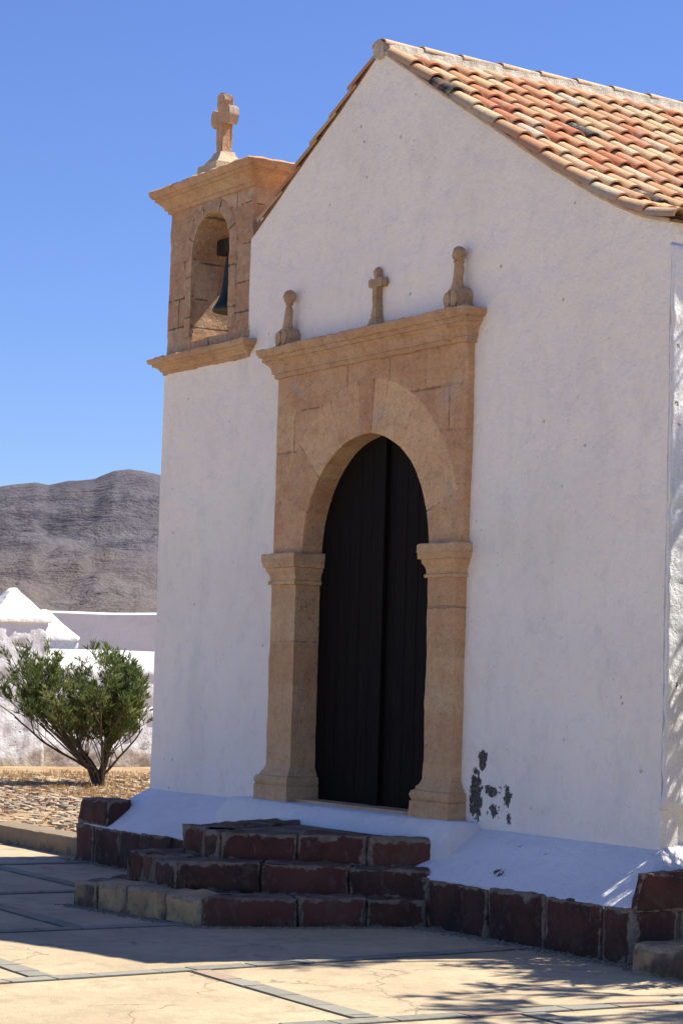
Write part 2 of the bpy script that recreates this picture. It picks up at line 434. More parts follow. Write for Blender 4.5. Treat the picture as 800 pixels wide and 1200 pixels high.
# ---------------- portal
portal = bpy.data.objects.new('portal', None); link(portal, chapel)
def put_layers(bm): return fl(bm,'tint'), fl(bm,'joint')
R0 = .80
PX = 1.195; PT = 3.70; YF = -.052
def hsh(*a): return (math.sin(sum(x*k for x, k in zip(a, (12.9898,78.233,37.719))))*43758.5453) % 1.0
VA = [0,.30,.66,1.02,1.34,1.485,1.66,1.98,2.40,2.75,math.pi+.001]       # voussoir boundaries (angle from +x)
def portal_block(x, z):
    r = math.hypot(x, z-SP); a = math.atan2(z-SP, x)
    rex = 1.17
    if z >= SP and r < rex:
        for i in range(len(VA)-1):
            if VA[i] <= a < VA[i+1]:
                d = min((a-VA[i])*r if i > 0 else 9, (VA[i+1]-a)*r if i < len(VA)-2 else 9, rex-r+.010)
                t = [.4,.62,.75,.9,.7,.0,.5,.7,.3,.45][i]
                return t, d
    rows = [SP-.02, 2.72, 3.07, 3.36, 3.74]
    for k in range(4):
        if z < rows[k+1] or k == 3:
            cols = [[-1.3,0,1.3],[-1.3,0,1.3],[-1.3,-.95,0,1.0,1.3],[-1.3,-.75,-.25,.28,.72,1.3]][k]
            for i in range(len(cols)-1):
                if x < cols[i+1] or i == len(cols)-2:
                    d = min(rows[k+1]-z, z-rows[k], cols[i+1]-x if cols[i+1] else 9, x-cols[i] if cols[i] else 9)
                    if r > rex: d = min(d, r-rex+.010)
                    return .15+.5*hsh(k, i, 3), d
bm = bmesh.new(); lt, lj = put_layers(bm)
NA, NS = 260, 96
def pborder(a):
    c, s = math.cos(a), math.sin(a)
    t = 9e9
    if abs(c) > 1e-6: t = PX/abs(c)
    if s > 1e-6: t = min(t, (PT-SP)/s)
    return t
angs = sorted(set([math.pi*i/NA for i in range(NA+1)]+[math.atan2(PT-SP, PX), math.pi-math.atan2(PT-SP, PX)]))
g = []
for a in angs:
    row = []; rb = pborder(a)
    for j in range(NS+1):
        r = R0+(rb-R0)*j/NS
        x, z = r*math.cos(a), SP+r*math.sin(a)
        t, d = portal_block(x, max(z, SP+.001))
        v = bm.verts.new((x, YF+.006*nz((x,0,z),3)+(.004 if d < .008 else 0), z))
        v[lt] = t; v[lj] = max(0, 1-d/.020)*(.72+.4*nz((x*3,0,z*3),1.0,5))
        row.append(v)
    g.append(row)
for i in range(len(angs)-1):
    for j in range(NS):
        bm.faces.new((g[i][j], g[i+1][j], g[i+1][j+1], g[i][j+1]))
    # intrados and outer return
    for j, rr, sgn in ((0, None, 1), (NS, None, 1)):
        a0, a1 = g[i][j], g[i+1][j]
        prev = (a0, a1)
        for k in range(1, 7):
            y = YF+(.16-YF)*k/6 if j == 0 else YF+(.02-YF)*k/6
            n = []
            for s in (a0, a1):
                v = bm.verts.new((s.co.x, y, s.co.z)); v[lt] = s[lt]; v[lj] = 0; n.append(v)
            bm.faces.new((prev[0], prev[1], n[1], n[0])); prev = tuple(n)
for i in (0, len(angs)-1):
    pass
bmesh.ops.remove_doubles(bm, verts=bm.verts, dist=1e-5)
# bevel the arris a little by wear
for v in bm.verts:
    if abs(v.co.y-YF) < .012 and abs(math.hypot(v.co.x, v.co.z-SP)-R0) < 1e-3:
        v.co.y += .006+.006*nz(v.co, 12)
    v.co.x += .0025*nz(v.co, 20)*(1 if v.co.y < .1 else 0)
obj('arch_surround', bm, portal_m, portal, True, 40)

def pilaster(x0, x1, nm):
    bm = bmesh.new(); lt, lj = put_layers(bm)
    loft(bm, [(x0,x1,-.082,.18,.62),(x0,x1,-.082,.18,SP)], .02)
    js = [.62,1.02,1.42,1.72,1.98,2.12] if x0 < 0 else [.62,.95,1.28,1.62,1.94,2.12]
    for v in bm.verts:
        d = min(abs(v.co.z-z) for z in js)
        v[lj] = max(0, 1-d/.014)*.9; v[lt] = hsh(sum(1 for z in js if v.co.z > z), x0)*.9
    rough(bm, .006, 7, x0*3)
    return obj(nm, bm, pil_m, portal, True, 40)
PL = (-1.15,-.812); PR = (.852,1.172)
for (a, b) in (PL, PR):
    pilaster(a, b, 'pilaster')
    def rg(o, z): return (a-o, b+o, -.082-o, .185+.001*o, z)
    bm = bmesh.new(); put_layers(bm)
    loft(bm, [rg(.004,2.125), rg(.018,2.128), rg(.020,2.150), rg(.008,2.155), rg(.010,2.183), rg(.018,2.205), rg(.032,2.222), rg(.034,2.243), rg(.050,2.247), rg(.054,2.286), rg(.058,2.290), rg(.058,2.338), rg(.050,2.346)], .022)
    rough(bm, .008, 9, a)
    obj('capital', bm, pil_m, portal, True, 35)
    bm = bmesh.new(); put_layers(bm)
    loft(bm, [rg(.058,.595), rg(.060,.61), rg(.060,.716), rg(.050,.720), rg(.060,.735), rg(.062,.755), rg(.054,.778), rg(.034,.788), rg(.030,.806), rg(.016,.820), rg(.004,.850)], .022)
    rough(bm, .008, 9, a+4)
    obj('pilaster_base', bm, pil_m, portal, True, 35)
# portal cornice
bm = bmesh.new()
def cr(o, z): return (-1.20-o, 1.20+o, -.055-o, .03, z-.02)
loft(bm, [cr(.0,3.635), cr(.016,3.640), cr(.018,3.668), cr(.030,3.671), cr(.032,3.685), cr(.036,3.705), cr(.048,3.730), cr(.068,3.748), cr(.070,3.755), cr(.086,3.757), cr(.088,3.785), cr(.104,3.788), cr(.116,3.805), cr(.122,3.825), cr(.122,3.842), cr(.10,3.850)], .018)
rough(bm, .010, 9, 8, 4)
obj('portal_cornice', bm, corn_m, portal, True, 30)
# finials: scrolled pedestal, tapering shaft and ball
def finial(cx, tilt):
    bm = bmesh.new()
    y = -.075; z = 3.825
    loft(bm, [(cx-.115,cx+.115,y-.06,.03,z-.01),(cx-.115,cx+.115,y-.06,.03,z+.03),(cx-.10,cx+.10,y-.055,.03,z+.05),(cx-.11,cx+.11,y-.06,.03,z+.09),(cx-.085,cx+.085,y-.05,.03,z+.125),(cx-.055,cx+.055,y-.045,.03,z+.14)], .02)
    for s in (-1, 1):      # volutes on the sides
        tube(bm, [(cx+s*.055, y-.075, z+.065),(cx+s*.055, y+.02, z+.065)], [.05,.05], 12)
    lathe(bm, [(.052,z+.12),(.050,z+.15),(.040,z+.19),(.036,z+.27),(.030,z+.305),(.040,z+.312),(.034,z+.322),(.045,z+.335),(.056,z+.355),(.056,z+.375),(.045,z+.40),(.02,z+.412)], cx, y-.005, 14)
    for v in bm.verts: v.co.x = cx+(v.co.x-cx)*(.74 if v.co.z < z+.13 else .80); v.co.y = .0+(v.co.y)*.85
    rough(bm, .012, 13, cx)
    for v in bm.verts: v.co.x += (v.co.z-z)*tilt
    obj('finial', bm, fin_m, portal, True, 45)
finial(-1.06, .04); finial(1.085, .02)
bm = bmesh.new()
cx = .075; z = 3.825
loft(bm, [(cx-.10,cx+.10,-.12,.03,z-.01),(cx-.10,cx+.10,-.12,.03,z+.02),(cx-.085,cx+.085,-.11,.03,z+.03),(cx-.06,cx+.06,-.10,.03,z+.055),(cx-.05,cx+.05,-.095,.03,z+.075)], .02)
loft(bm, [(cx-.030,cx+.034,-.085,.0,z+.06),(cx-.024,cx+.030,-.08,.0,z+.30),(cx-.022,cx+.028,-.08,.0,z+.405)], .015)
loft(bm, [(cx-.095,cx+.105,-.078,-.003,z+.292),(cx-.105,cx+.115,-.083,-.003,z+.31),(cx-.105,cx+.115,-.083,-.003,z+.335),(cx-.095,cx+.105,-.078,-.003,z+.352)], .015)
for (px_, pz_) in ((cx-.10,z+.322),(cx+.11,z+.322),(cx+.003,z+.40)):
    bmesh.ops.create_icosphere(bm, subdivisions=2, radius=.034, matrix=Matrix.Translation((px_,-.045,pz_)))
rough(bm, .012, 14, 5)
for v in bm.verts: v.co.x = cx+(v.co.x-cx)*.80; v.co.y *= .72
obj('relief_cross', bm, fin_m, portal, True, 45)

# ---------------- door
door = bpy.data.objects.new('door', None); link(door, chapel)
YD = .115
def leaf(xa, xb, yb, name='door_leaf'):
    bm = bmesh.new()
    n = max(2, round((xb-xa)/.135)); w = (xb-xa)/n
    for i in range(n):
        a, b = xa+i*w+.001, xa+(i+1)*w-.001
        cs = [a, a+.006] + lin(a+.02, b-.02, 4) + [b-.006, b]
        dy = random.uniform(-.003,.003)
        ft, bt = [], []
        for k, x in enumerate(cs):
            e = .003 if k in (0, len(cs)-1) else 0
            top = SP+math.sqrt(max(0,.845**2-min(x*x,.714)))
            ft.append([bm.verts.new((x, yb+dy+e, .60+(top-.60)*j/14)) for j in range(15)])
            bt.append((bm.verts.new((x, yb+.05, .60)), bm.verts.new((x, yb+.05, top))))
        for k in range(len(cs)-1):
            for j in range(14): bm.faces.new((ft[k][j], ft[k+1][j], ft[k+1][j+1], ft[k][j+1]))
            bm.faces.new((ft[k][14], ft[k+1][14], bt[k+1][1], bt[k][1]))
            bm.faces.new((bt[k+1][0], bt[k][0], bt[k][1], bt[k+1][1]))
        for k in (0, -1):
            bm.faces.new(ft[k]+[bt[k][1], bt[k][0]])
    return obj(name, bm, door_m, door, False)
leaf(-.835, -.002, YD); leaf(.002, .835, YD+.012)
bm = bmesh.new(); plainbox(bm, -.035, .045, YD-.022, YD+.004, .61, 3.14); obj('meeting_strip', bm, door_m, door)
bm = bmesh.new(); plainbox(bm, -.83, .84, -.06, .20, .605, .632); rough(bm, .002); obj('door_sill', bm, pil_m, door)
bm = bmesh.new(); plainbox(bm, -.95, .95, .20, .38, .3, 3.4); obj('door_backing', bm, door_m, door)

# ---------------- belfry
belfry = bpy.data.objects.new('belfry', None); link(belfry, chapel)
TX0, TX1, TZ0, TZ1, TD = -3.085, -1.742, 3.93, 5.17, .56
NC, NW, NSP = -2.385, .30, 4.735
bm = bmesh.new(); lt, lj = put_layers(bm)
trows = [3.93, 4.20, 4.42, 4.72, 5.02, 5.3]
def tblock(x, z, side=0):
    x, z = x+.014*nz((x,side,z),6,2), z+.016*nz((x,side,z),4,8)
    for k in range(5):
        if z < trows[k+1]:
            if side: cols = [[0,.3,.6],[0,.6],[0,.22,.6],[0,.6],[0,.3,.6]][k]
            else: cols = [[-3.2,-2.68,-2.38,-2.09,-1.6],[-3.2,-2.9,-2.09,-1.6],[-3.2,-2.82,-2.1,-1.6],[-3.2,-2.4,-1.6],[-3.2,-2.6,-2.0,-1.6]][k]
            for i in range(len(cols)-1):
                if x < cols[i+1] or i == len(cols)-2:
                    d = min(trows[k+1]-z, z-trows[k], cols[i+1]-x, x-cols[i])
                    return hsh(k, i, 7+side*3), d
tz0b = 4.065
def tower_strips(xs, bot, top, n):
    fr, bk = [], []
    for x in xs:
        b, t = bot(x), top(x)
        for L, y in ((fr, 0), (bk, TD)):
            L.append([bm.verts.new((x, y, b+(t-b)*j/n)) for j in range(n+1)])
    for i in range(len(xs)-1):
        for j in range(n):
            bm.faces.new((fr[i][j], fr[i+1][j], fr[i+1][j+1], fr[i][j+1]))
            bm.faces.new((bk[i+1][j], bk[i][j], bk[i][j+1], bk[i+1][j+1]))
        for j in (0, n):
            dv = 14
            pv = (fr[i][j], fr[i+1][j])
            for k in range(1, dv+1):
                if k == dv: nv = (bk[i][j], bk[i+1][j])
                else: nv = tuple(bm.verts.new(p.co+(V((0,TD*k/dv,0)))) for p in (fr[i][j], fr[i+1][j]))
                bm.faces.new((pv[0], pv[1], nv[1], nv[0])); pv = nv
    for e in (0, -1):
        dv = 14
        for j in range(n):
            a, b = fr[e][j], fr[e][j+1]; pv = (a, b)
            for k in range(1, dv+1):
                nv = (bk[e][j], bk[e][j+1]) if k == dv else tuple(bm.verts.new(p.co+V((0,TD*k/dv,0))) for p in (a, b))
                bm.faces.new((pv[0], pv[1], nv[1], nv[0])); pv = nv
tower_strips(lin(TX0, NC-NW, 24), lambda x: TZ0, lambda x: TZ1, 60)
tower_strips(lin(NC+NW, TX1, 20), lambda x: TZ0, lambda x: TZ1, 60)
tower_strips([NC-NW*math.cos(math.pi*i/26) for i in range(27)], lambda x: NSP+math.sqrt(max(0, NW*NW-(x-NC)**2)), lambda x: TZ1, 22)
tower_strips(lin(NC-NW, NC+NW, 22), lambda x: TZ0, lambda x: tz0b, 6)
bmesh.ops.remove_doubles(bm, verts=bm.verts, dist=1e-5)
# internal walls between the four pieces are harmless (hidden)
for v in bm.verts:
    onside = abs(v.co.x-TX1) < .001 or abs(v.co.x-TX0) < .001 or (abs(abs(v.co.x-NC)-NW) < .001)
    if v.co.y < .001 or not onside: t, d = tblock(v.co.x, v.co.z)
    else: t, d = tblock(v.co.y, v.co.z+.02, 1)
    v[lt] = t; v[lj] = max(0, 1-d/.018)
rough(bm, .010, 6, 3)
obj('belfry_shaft', bm, tower_m, belfry, True, 40)
# raised archivolt round the bell opening
bm = bmesh.new(); lt, lj = put_layers(bm)
path = [(NC-NW-.001, 4.10+.635*i/20) for i in range(20)] + [(NC-(NW+.0)*math.cos(math.pi*i/40), NSP+(NW)*math.sin(math.pi*i/40)) for i in range(41)] + [(NC+NW, NSP-.635*i/20) for i in range(1,21)]
prev = None
for k, (x, z) in enumerate(path):
    if z <= NSP: ox, oz = (-1 if x < NC else 1), 0
    else: ox, oz = (x-NC)/NW, (z-NSP)/NW
    sec = []
    for (o_, y) in ((.004,.02),(.004,-.012),(.045,-.014),(.055,-.009),(.095,-.010),(.105,-.002),(.105,.02)):
        v = bm.verts.new((x+ox*o_, y+.003*nz((x,k*.1,z),9), z+oz*o_*1.05)); v[lt] = .35+.3*hsh(int(k/9),1,1)
        v[lj] = .72 if (k % 10 == 5) else (.30 if (o_ == .055) else 0); sec.append(v)
    if prev:
        for a in range(6): bm.faces.new((prev[a], prev[a+1], sec[a+1], sec[a]))
    prev = sec
rough(bm, .006, 12, 2)
obj('archivolt', bm, tower_m, belfry, True, 50)
bm = bmesh.new()
def tr(o, z, b=0): return (TX0-o, TX1+o, -o-.002, TD+o+.002, z)
loft(bm, [tr(.0,5.130), tr(.018,5.135), tr(.020,5.162), tr(.036,5.166), tr(.040,5.185), tr(.055,5.208), tr(.078,5.224), tr(.080,5.232), tr(.098,5.235), tr(.100,5.258), tr(.118,5.262), tr(.132,5.285), tr(.138,5.312), tr(.12,5.325), tr(.02,5.34)], .03)
rough(bm, .010, 9, 8, 4)
obj('belfry_cornice', bm, corn_m, belfry, True, 30)
bm = bmesh.new()
loft(bm, [tr(-.01,3.838), tr(.016,3.842), tr(.018,3.860), tr(.034,3.864), tr(.042,3.880), tr(.064,3.896), tr(.084,3.901), tr(.086,3.918), tr(.108,3.923), tr(.118,3.945), tr(.118,3.962), tr(.10,3.97)], .03)
rough(bm, .010, 9, 8, 4)
obj('belfry_ledge', bm, corn_m, belfry, True, 30)
# pedestal and cross
bm = bmesh.new(); cx, cy = -2.615, .20
loft(bm, [(cx-.16,cx+.16,cy-.15,cy+.15,5.30),(cx-.155,cx+.155,cy-.145,cy+.145,5.47),(cx-.13,cx+.13,cy-.12,cy+.12,5.475),(cx-.075,cx+.075,cy-.07,cy+.07,5.545),(cx-.065,cx+.065,cy-.06,cy+.06,5.575)], .03)
rough(bm, .008, 9, 1)
obj('cross_pedestal', bm, ped_m, belfry, True, 35)
bm = bmesh.new()
def pr(poly, y0, y1):
    f = [bm.verts.new((cx+x, y0, z)) for x, z in poly]; b = [bm.verts.new((cx+x, y1, z)) for x, z in poly]
    bm.faces.new(f); bm.faces.new(b[::-1]); n = len(poly)
    for i in range(n): bm.faces.new((f[i], b[i], b[(i+1)%n], f[(i+1)%n]))
z = 5.56
poly = [(-.043,z),(.048,z),(.036,z+.26),(.095,z+.245),(.12,z+.22),(.152,z+.235),(.165,z+.30),(.152,z+.365),(.12,z+.375),(.095,z+.35),(.04,z+.34),(.044,z+.40),(.062,z+.42),(.055,z+.475),(0,z+.488),(-.055,z+.475),(-.062,z+.42),(-.044,z+.40),(-.04,z+.34),(-.095,z+.35),(-.12,z+.375),(-.152,z+.365),(-.165,z+.30),(-.152,z+.235),(-.12,z+.22),(-.095,z+.245),(-.036,z+.26)]
pr(poly, cy-.045, cy+.05)
for v in bm.verts: v.co.x = cx+(v.co.x-cx)*.90
bmesh.ops.bevel(bm, geom=bm.edges[:], offset=.008, segments=2, affect='EDGES')
bmesh.ops.triangulate(bm, faces=bm.faces[:]); bmesh.ops.subdivide_edges(bm, edges=bm.edges[:], cuts=1)
rough(bm, .012, 14, 3)
obj('stone_cross', bm, corn_m, belfry, True, 40)
# white mortar fillet where the roof meets the belfry
bm = bmesh.new()
loft(bm, [(-1.76,-1.60,.06,.62,4.62),(-1.76,-1.60,.06,.62,4.80),(-1.76,-1.70,.06,.62,4.90)], .05)
rough(bm, .01, 6)
obj('mortar_fillet', bm, white_m, belfry, True, 50)

# ---------------- bell (hangs in the belfry)
bell = thing('bell', 'dark bronze church bell hanging in the arched opening of the belfry', 'bell', (NC+.035, .235, 4.28))
bm = bmesh.new()
prof = [(.200,.0),(.205,.012),(.196,.03),(.165,.085),(.142,.15),(.128,.24),(.120,.33),(.112,.41),(.092,.45),(.045,.475),(.02,.48)]
lathe(bm, [(.175,.004)]+prof, 0, 0, 36)
obj('bell_body', bm, bronze_m, bell, True, 60)
bm = bmesh.new()
for r, zz in ((.150,.10),(.118,.24),(.108,.33)):
    n = 36; c = [(r*math.cos(2*math.pi*k/n), r*math.sin(2*math.pi*k/n), zz) for k in range(n+1)]
    tube(bm, c, [.006]*(n+1), 6)
obj('bell_moulding', bm, bronze_m, bell, True)
bm = bmesh.new()
plainbox(bm, -.31, .31, -.045, .045, .485, .60); rough(bm, .004, 12)
obj('headstock', bm, iron_m, bell)
bm = bmesh.new()
tube(bm, [(-.05,0,.46),(-.05,0,.615)], [.012]*2, 8); tube(bm, [(.05,0,.46),(.05,0,.615)], [.012]*2, 8)
tube(bm, [(-.06,0,.61),(.06,0,.61)], [.012]*2, 8)
obj('hanger_strap', bm, iron_m, bell)
bm = bmesh.new()
tube(bm, [(0,0,.33),(.01,0,.05),(.012,0,-.02)], [.010,.012,.012], 8)
bmesh.ops.create_icosphere(bm, subdivisions=2, radius=.032, matrix=Matrix.Translation((.012,0,-.01)))
obj('clapper', bm, iron_m, bell, True)

# ---------------- roof
bm = bmesh.new()
def deck(xs, y0, y1, bm):
    ft = []
    for y in (y0, y1):
        ft.append(([bm.verts.new((x, y, gz(x)+.014)) for x in xs], [bm.verts.new((x, y, gz(x)+.001)) for x in xs]))
    for i in range(len(xs)-1):
        bm.faces.new((ft[0][0][i], ft[0][0][i+1], ft[1][0][i+1], ft[1][0][i]))
        bm.faces.new((ft[0][1][i], ft[0][1][i+1], ft[1][1][i+1], ft[1][1][i]))
        for k in (0,1): bm.faces.new((ft[k][0][i], ft[k][0][i+1], ft[k][1][i+1], ft[k][1][i]))
    for i in (0, -1): bm.faces.new((ft[0][0][i], ft[1][0][i], ft[1][1][i], ft[0][1][i]))
xs = [0,.2,.56,.9,1.36,1.7,2.0,2.2,2.4,2.55,2.66,2.8,2.9,3.0,3.1,3.14]
deck(xs, -.012, 7.25, bm)
deck([-x for x in xs if x < 1.7]+[-1.70], -.012, 7.25, bm)
deck([-1.70]+[-x for x in xs if x > 1.75], .6, 7.25, bm)
roof = obj('roof', bm, deck_m, chapel)
# barrel tiles
def slope_pts():
    """arc-length parametrised profile"""
    out = [(0, V((0, 0, PROF[0][1])))]; s = 0
    X = lin(0, 3.2, 200)
    for a, b in zip(X, X[1:]):
        s += math.hypot(b-a, gz(b)-gz(a)); out.append((s, V((b, 0, gz(b)))))
    return out
SPS = slope_pts()
def at_s(s):
    if s >= SPS[-1][0]: return SPS[-1][1]+V((.97,0,-.18))*(s-SPS[-1][0])
    lo, hi = 0, len(SPS)-1
    while hi-lo > 1:
        m_ = (lo+hi)//2
        if SPS[m_][0] <= s: lo = m_
        else: hi = m_
    a, b = SPS[lo], SPS[hi]; t = (s-a[0])/(b[0]-a[0]) if b[0] > a[0] else 0
    return a[1]*(1-t)+b[1]*t
def tile(bm, side, yc, s0, L, r0, r1, lift0, lift1, tint, skew, up=True, lt=None, th=.013):
    """cover tile running down the slope from s0 to s0+L"""
    n, m_ = 9, 5
    oc, ic = [], []
    for j in range(m_+1):
        t = j/m_; s = s0+L*t
        p = at_s(s); q = at_s(s+.02); d = (q-p).normalized(); nrm = V((-d.z, 0, d.x))
        r = r0+(r1-r0)*t; lift = lift0+(lift1-lift0)*t
        y = yc+skew*(t-.5)
        ro, ri = [], []
        for i in range(n):
            a = math.pi*(i/(n-1))
            for R, lst in ((r, ro), (r-th, ri)):
                pt = p+nrm*(lift+ R*math.sin(a)*.86)
                lst.append(bm.verts.new((side*pt.x, y+R*math.cos(a), pt.z)))
                lst[-1][lt] = tint
        oc.append(ro); ic.append(ri)
    for j in range(m_):
        for i in range(n-1):
            bm.faces.new((oc[j][i], oc[j][i+1], oc[j+1][i+1], oc[j+1][i]))
            bm.faces.new((ic[j][i+1], ic[j][i], ic[j+1][i], ic[j+1][i+1]))
        for i in (0, n-1): bm.faces.new((oc[j][i], oc[j+1][i], ic[j+1][i], ic[j][i]))
    for j in (0, m_):
        for i in range(n-1): bm.faces.new((oc[j][i], oc[j][i+1], ic[j][i+1], ic[j][i]))
def tint_pick(rs):
    u = rs.random()
    if u < .055: return rs.uniform(0,.04)
    return min(1, max(.07, rs.gauss(.48,.23)))
PITCH, EXPO = .150, .287
rs = random.Random(5)
tilesR = bmesh.new(); lt = fl(tilesR, 'tint')
ncol = int(7.2/PITCH)
STOT = SPS[-1][0]
for c in range(ncol+1):
    yc = .028+c*PITCH
    off = rs.uniform(-.02,.02)
    for k in range(14):
        s0 = (.17 if k == 0 and c else .07+k*EXPO)+off*(1 if c else 0)
        if s0 > STOT-.13: continue
        L = min(.36 if k or not c else .26, STOT-.02-s0)
        tile(tilesR, 1, yc+rs.uniform(-.006,.006), s0, L, .057, .069+rs.uniform(-.003,.003), .004, .020+rs.uniform(0,.008), tint_pick(rs), rs.uniform(-.012,.012), lt=lt)
o = obj('tile_covering', tilesR, tile_m, roof, True, 50)
tilesL = bmesh.new(); lt = fl(tilesL, 'tint')
for c in range(ncol+1):
    yc = .028+c*PITCH
    for k in range(14):
        s0 = .07+k*EXPO
        if s0 > STOT-.13: continue
        L = min(.36, STOT-.02-s0)
        if yc < .68 and at_s(s0+L).x > 1.70:
            if at_s(s0).x > 1.5: continue
            L = .2 if L > .2 else L
        tile(tilesL, -1, yc+rs.uniform(-.006,.006), s0, L, .057, .069, .004, .022, tint_pick(rs), rs.uniform(-.012,.012), lt=lt)
o = obj('tile_covering', tilesL, tile_m, roof, True, 50)
# concave channel tiles between the covers
for side in (1, -1):
    ch = bmesh.new(); lt = fl(ch, 'tint')
    for c in range(ncol):
        yc = .028+(c+.5)*PITCH
        for k in range(13):
            s0 = .1+k*EXPO; s1 = min(s0+EXPO+.02, STOT-.01)
            if side < 0 and yc < .68 and at_s(s1).x > 1.68: continue
            tt = tint_pick(rs); P = []
            for s, lf in ((s0, .016), (s1, .030)):
                p = at_s(s)
                P.append([(side*p.x, yc+dy, p.z+lf+dz) for dy, dz in ((-.045,.016),(-.024,.003),(0,0),(.024,.003),(.045,.016))])
            rows_ = []
            for row in P:
                r_ = []
                for q in row:
                    v = ch.verts.new(q); v[lt] = tt; r_.append(v)
                rows_.append(r_)
            for i in range(4): ch.faces.new((rows_[0][i], rows_[0][i+1], rows_[1][i+1], rows_[1][i]))
            low = [ch.verts.new((v.co.x, v.co.y, v.co.z-.012)) for v in rows_[1]]
            for v in low: v[lt] = tt
            for i in range(4): ch.faces.new((rows_[1][i], rows_[1][i+1], low[i+1], low[i]))
    obj('channel_tiles', ch, tile_m, roof, True, 50)
# ridge
bm = bmesh.new()
RZ = PROF[0][1]
ysr = lin(.0, 7.25, 60); prev = None
for y in ysr:
    w = .098+.006*nz((y,0,0),4)
    cur = [bm.verts.new((x, y, z)) for x, z in ((-w-.03,RZ-.06),(-w,RZ-.02),(-w+.012,RZ+.036),(w-.012,RZ+.036),(w,RZ-.02),(w+.03,RZ-.06))]
    if prev:
        for i in range(5): bm.faces.new((prev[i], prev[i+1], cur[i+1], cur[i]))
    else: bm.faces.new(cur)
    prev = cur
bm.faces.new(prev[::-1])
rough(bm, .007, 9)
obj('ridge_mortar', bm, mortar_m, roof, True, 40)
bm = bmesh.new(); lt = fl(bm, 'tint')
RE = .331; y = -.03; k = 0
while y < 7.1:
    L = RE+.06; n = 12
    r0, r1 = .088, .100      # the far end is wider and covers the next one's narrow end from below
    tt = min(1, max(.3, random.gauss(.70,.13))); zc = RZ+.020
    oc, ic = [], []
    for j in range(4):
        t = j/3
        r = .093+(.084-.093)*t; zz = zc+.014*(1-t)
        ro, ri = [], []
        for i in range(n):
            a = math.pi*(-.06+1.12*i/(n-1))
            for R, lst in ((r, ro), (r-.013, ri)):
                v = bm.verts.new((R*math.cos(a), y+L*t, zz+R*math.sin(a)*.44)); v[lt] = tt; lst.append(v)
        oc.append(ro); ic.append(ri)
    for j in range(3):
        for i in range(n-1):
            bm.faces.new((oc[j][i], oc[j][i+1], oc[j+1][i+1], oc[j+1][i])); bm.faces.new((ic[j][i+1], ic[j][i], ic[j+1][i], ic[j+1][i+1]))
        for i in (0, n-1): bm.faces.new((oc[j][i], oc[j+1][i], ic[j+1][i], ic[j][i]))
    for j in (0, 3):
        for i in range(n-1): bm.faces.new((oc[j][i], oc[j][i+1], ic[j][i+1], ic[j][i]))
    y += RE*random.uniform(.96,1.04)
obj('ridge_tiles', bm, tile_m, roof, True, 50)
bm = bmesh.new()      # mortar plug in the first ridge tile
tube(bm, [(0,-.035,RZ+.002),(0,.05,RZ+.002)], [.068,.068], 20); obj('mortar_plug', bm, mortar_m, roof, True, 40)
# rounded mortar bead under the verge tiles
bm = bmesh.new()
tube(bm, [(x, -.022, gz(x)+.006) for x in lin(.05,3.1,40)], [.012]*41, 8)
rough(bm, .006, 10)
obj('verge_mortar', bm, mat_simple('verge_mortar_tan', (.58,.44,.28), (.45,.32,.2), 14, .01), roof, True)

# ---------------------------------------------------------------- entrance steps
steps = thing('entrance_steps', 'three dark red lava stone steps rising to the chapel door', 'steps', (.4,-1,0))
def step(poly, z0, z1, joints, mats, seed, fill):
    """poly: outline (world x,y) of the exposed edge, left-back -> front-left -> front-right -> right-back; a rim of blocks round a rubble core"""
    for mi, (segs, mat) in enumerate(mats):
        bm = bmesh.new(); fl(bm,'edge'); fl(bm,'tint')
        for si in segs:
            a, b = V((*poly[si],0)), V((*poly[si+1],0)); d = (b-a); L = d.length; d.normalize()
            inn = V((-d.y, d.x, 0))
            fr = joints[si]; W = .30
            for i in range(len(fr)-1):
                p, q = a+d*(fr[i]*L), a+d*(fr[i+1]*L)
                jp = random.uniform(-.01,.01); dz = random.uniform(-.008,.008)
                pi, qi = p+inn*W, q+inn*W
                # mitre at the ends
                if i == 0 and si > 0: pi = pi+d*W*.35
                if i == len(fr)-2 and si < len(poly)-2: qi = qi-d*W*.35
                p2, q2 = p+inn*jp+d*.002, q+inn*jp-d*.002
                c = [(p2.x,p2.y,z0),(q2.x,q2.y,z0),(qi.x,qi.y,z0),(pi.x,pi.y,z0),(p2.x,p2.y,z1+dz),(q2.x,q2.y,z1+dz),(qi.x,qi.y,z1+dz),(pi.x,pi.y,z1+dz)]
                loc = [(x-.4, y+1, z) for x, y, z in c]
                hexa(bm, loc, .03, .011, .016, None, seed+si*5+i*2.1)
        yield bm, mat
def core(poly, z0, z1):
    bm = bmesh.new()
    f = [bm.verts.new((x-.4, y+1, z1)) for x, y in poly]; g_ = [bm.verts.new((x-.4, y+1, z0)) for x, y in poly]
    bm.faces.new(f); bm.faces.new(g_[::-1]); n = len(poly)
    for i in range(n): bm.faces.new((f[i], f[(i+1)%n], g_[(i+1)%n], g_[i]))
    return bm
def shrink(poly, k):
    c = V((sum(p[0] for p in poly)/len(poly), -.2))
    return [(c.x+(x-c.x)*(1-k), c.y+(y-c.y)*(1-k)) for x, y in poly]
top_m = mat_simple('step_rubble_fill', (.23,.18,.13), (.12,.09,.07), 7, .02)
P1 = [(-1.05,-.30),(-.25,-1.96),(1.10,-1.77),(1.52,-.46)]
P2 = [(-.90,-.30),(-.245,-1.60),(.52,-1.64),(1.45,-.40)]
P3 = [(-.66,-.24),(-.175,-1.25),(.42,-1.30),(1.30,-.26)]
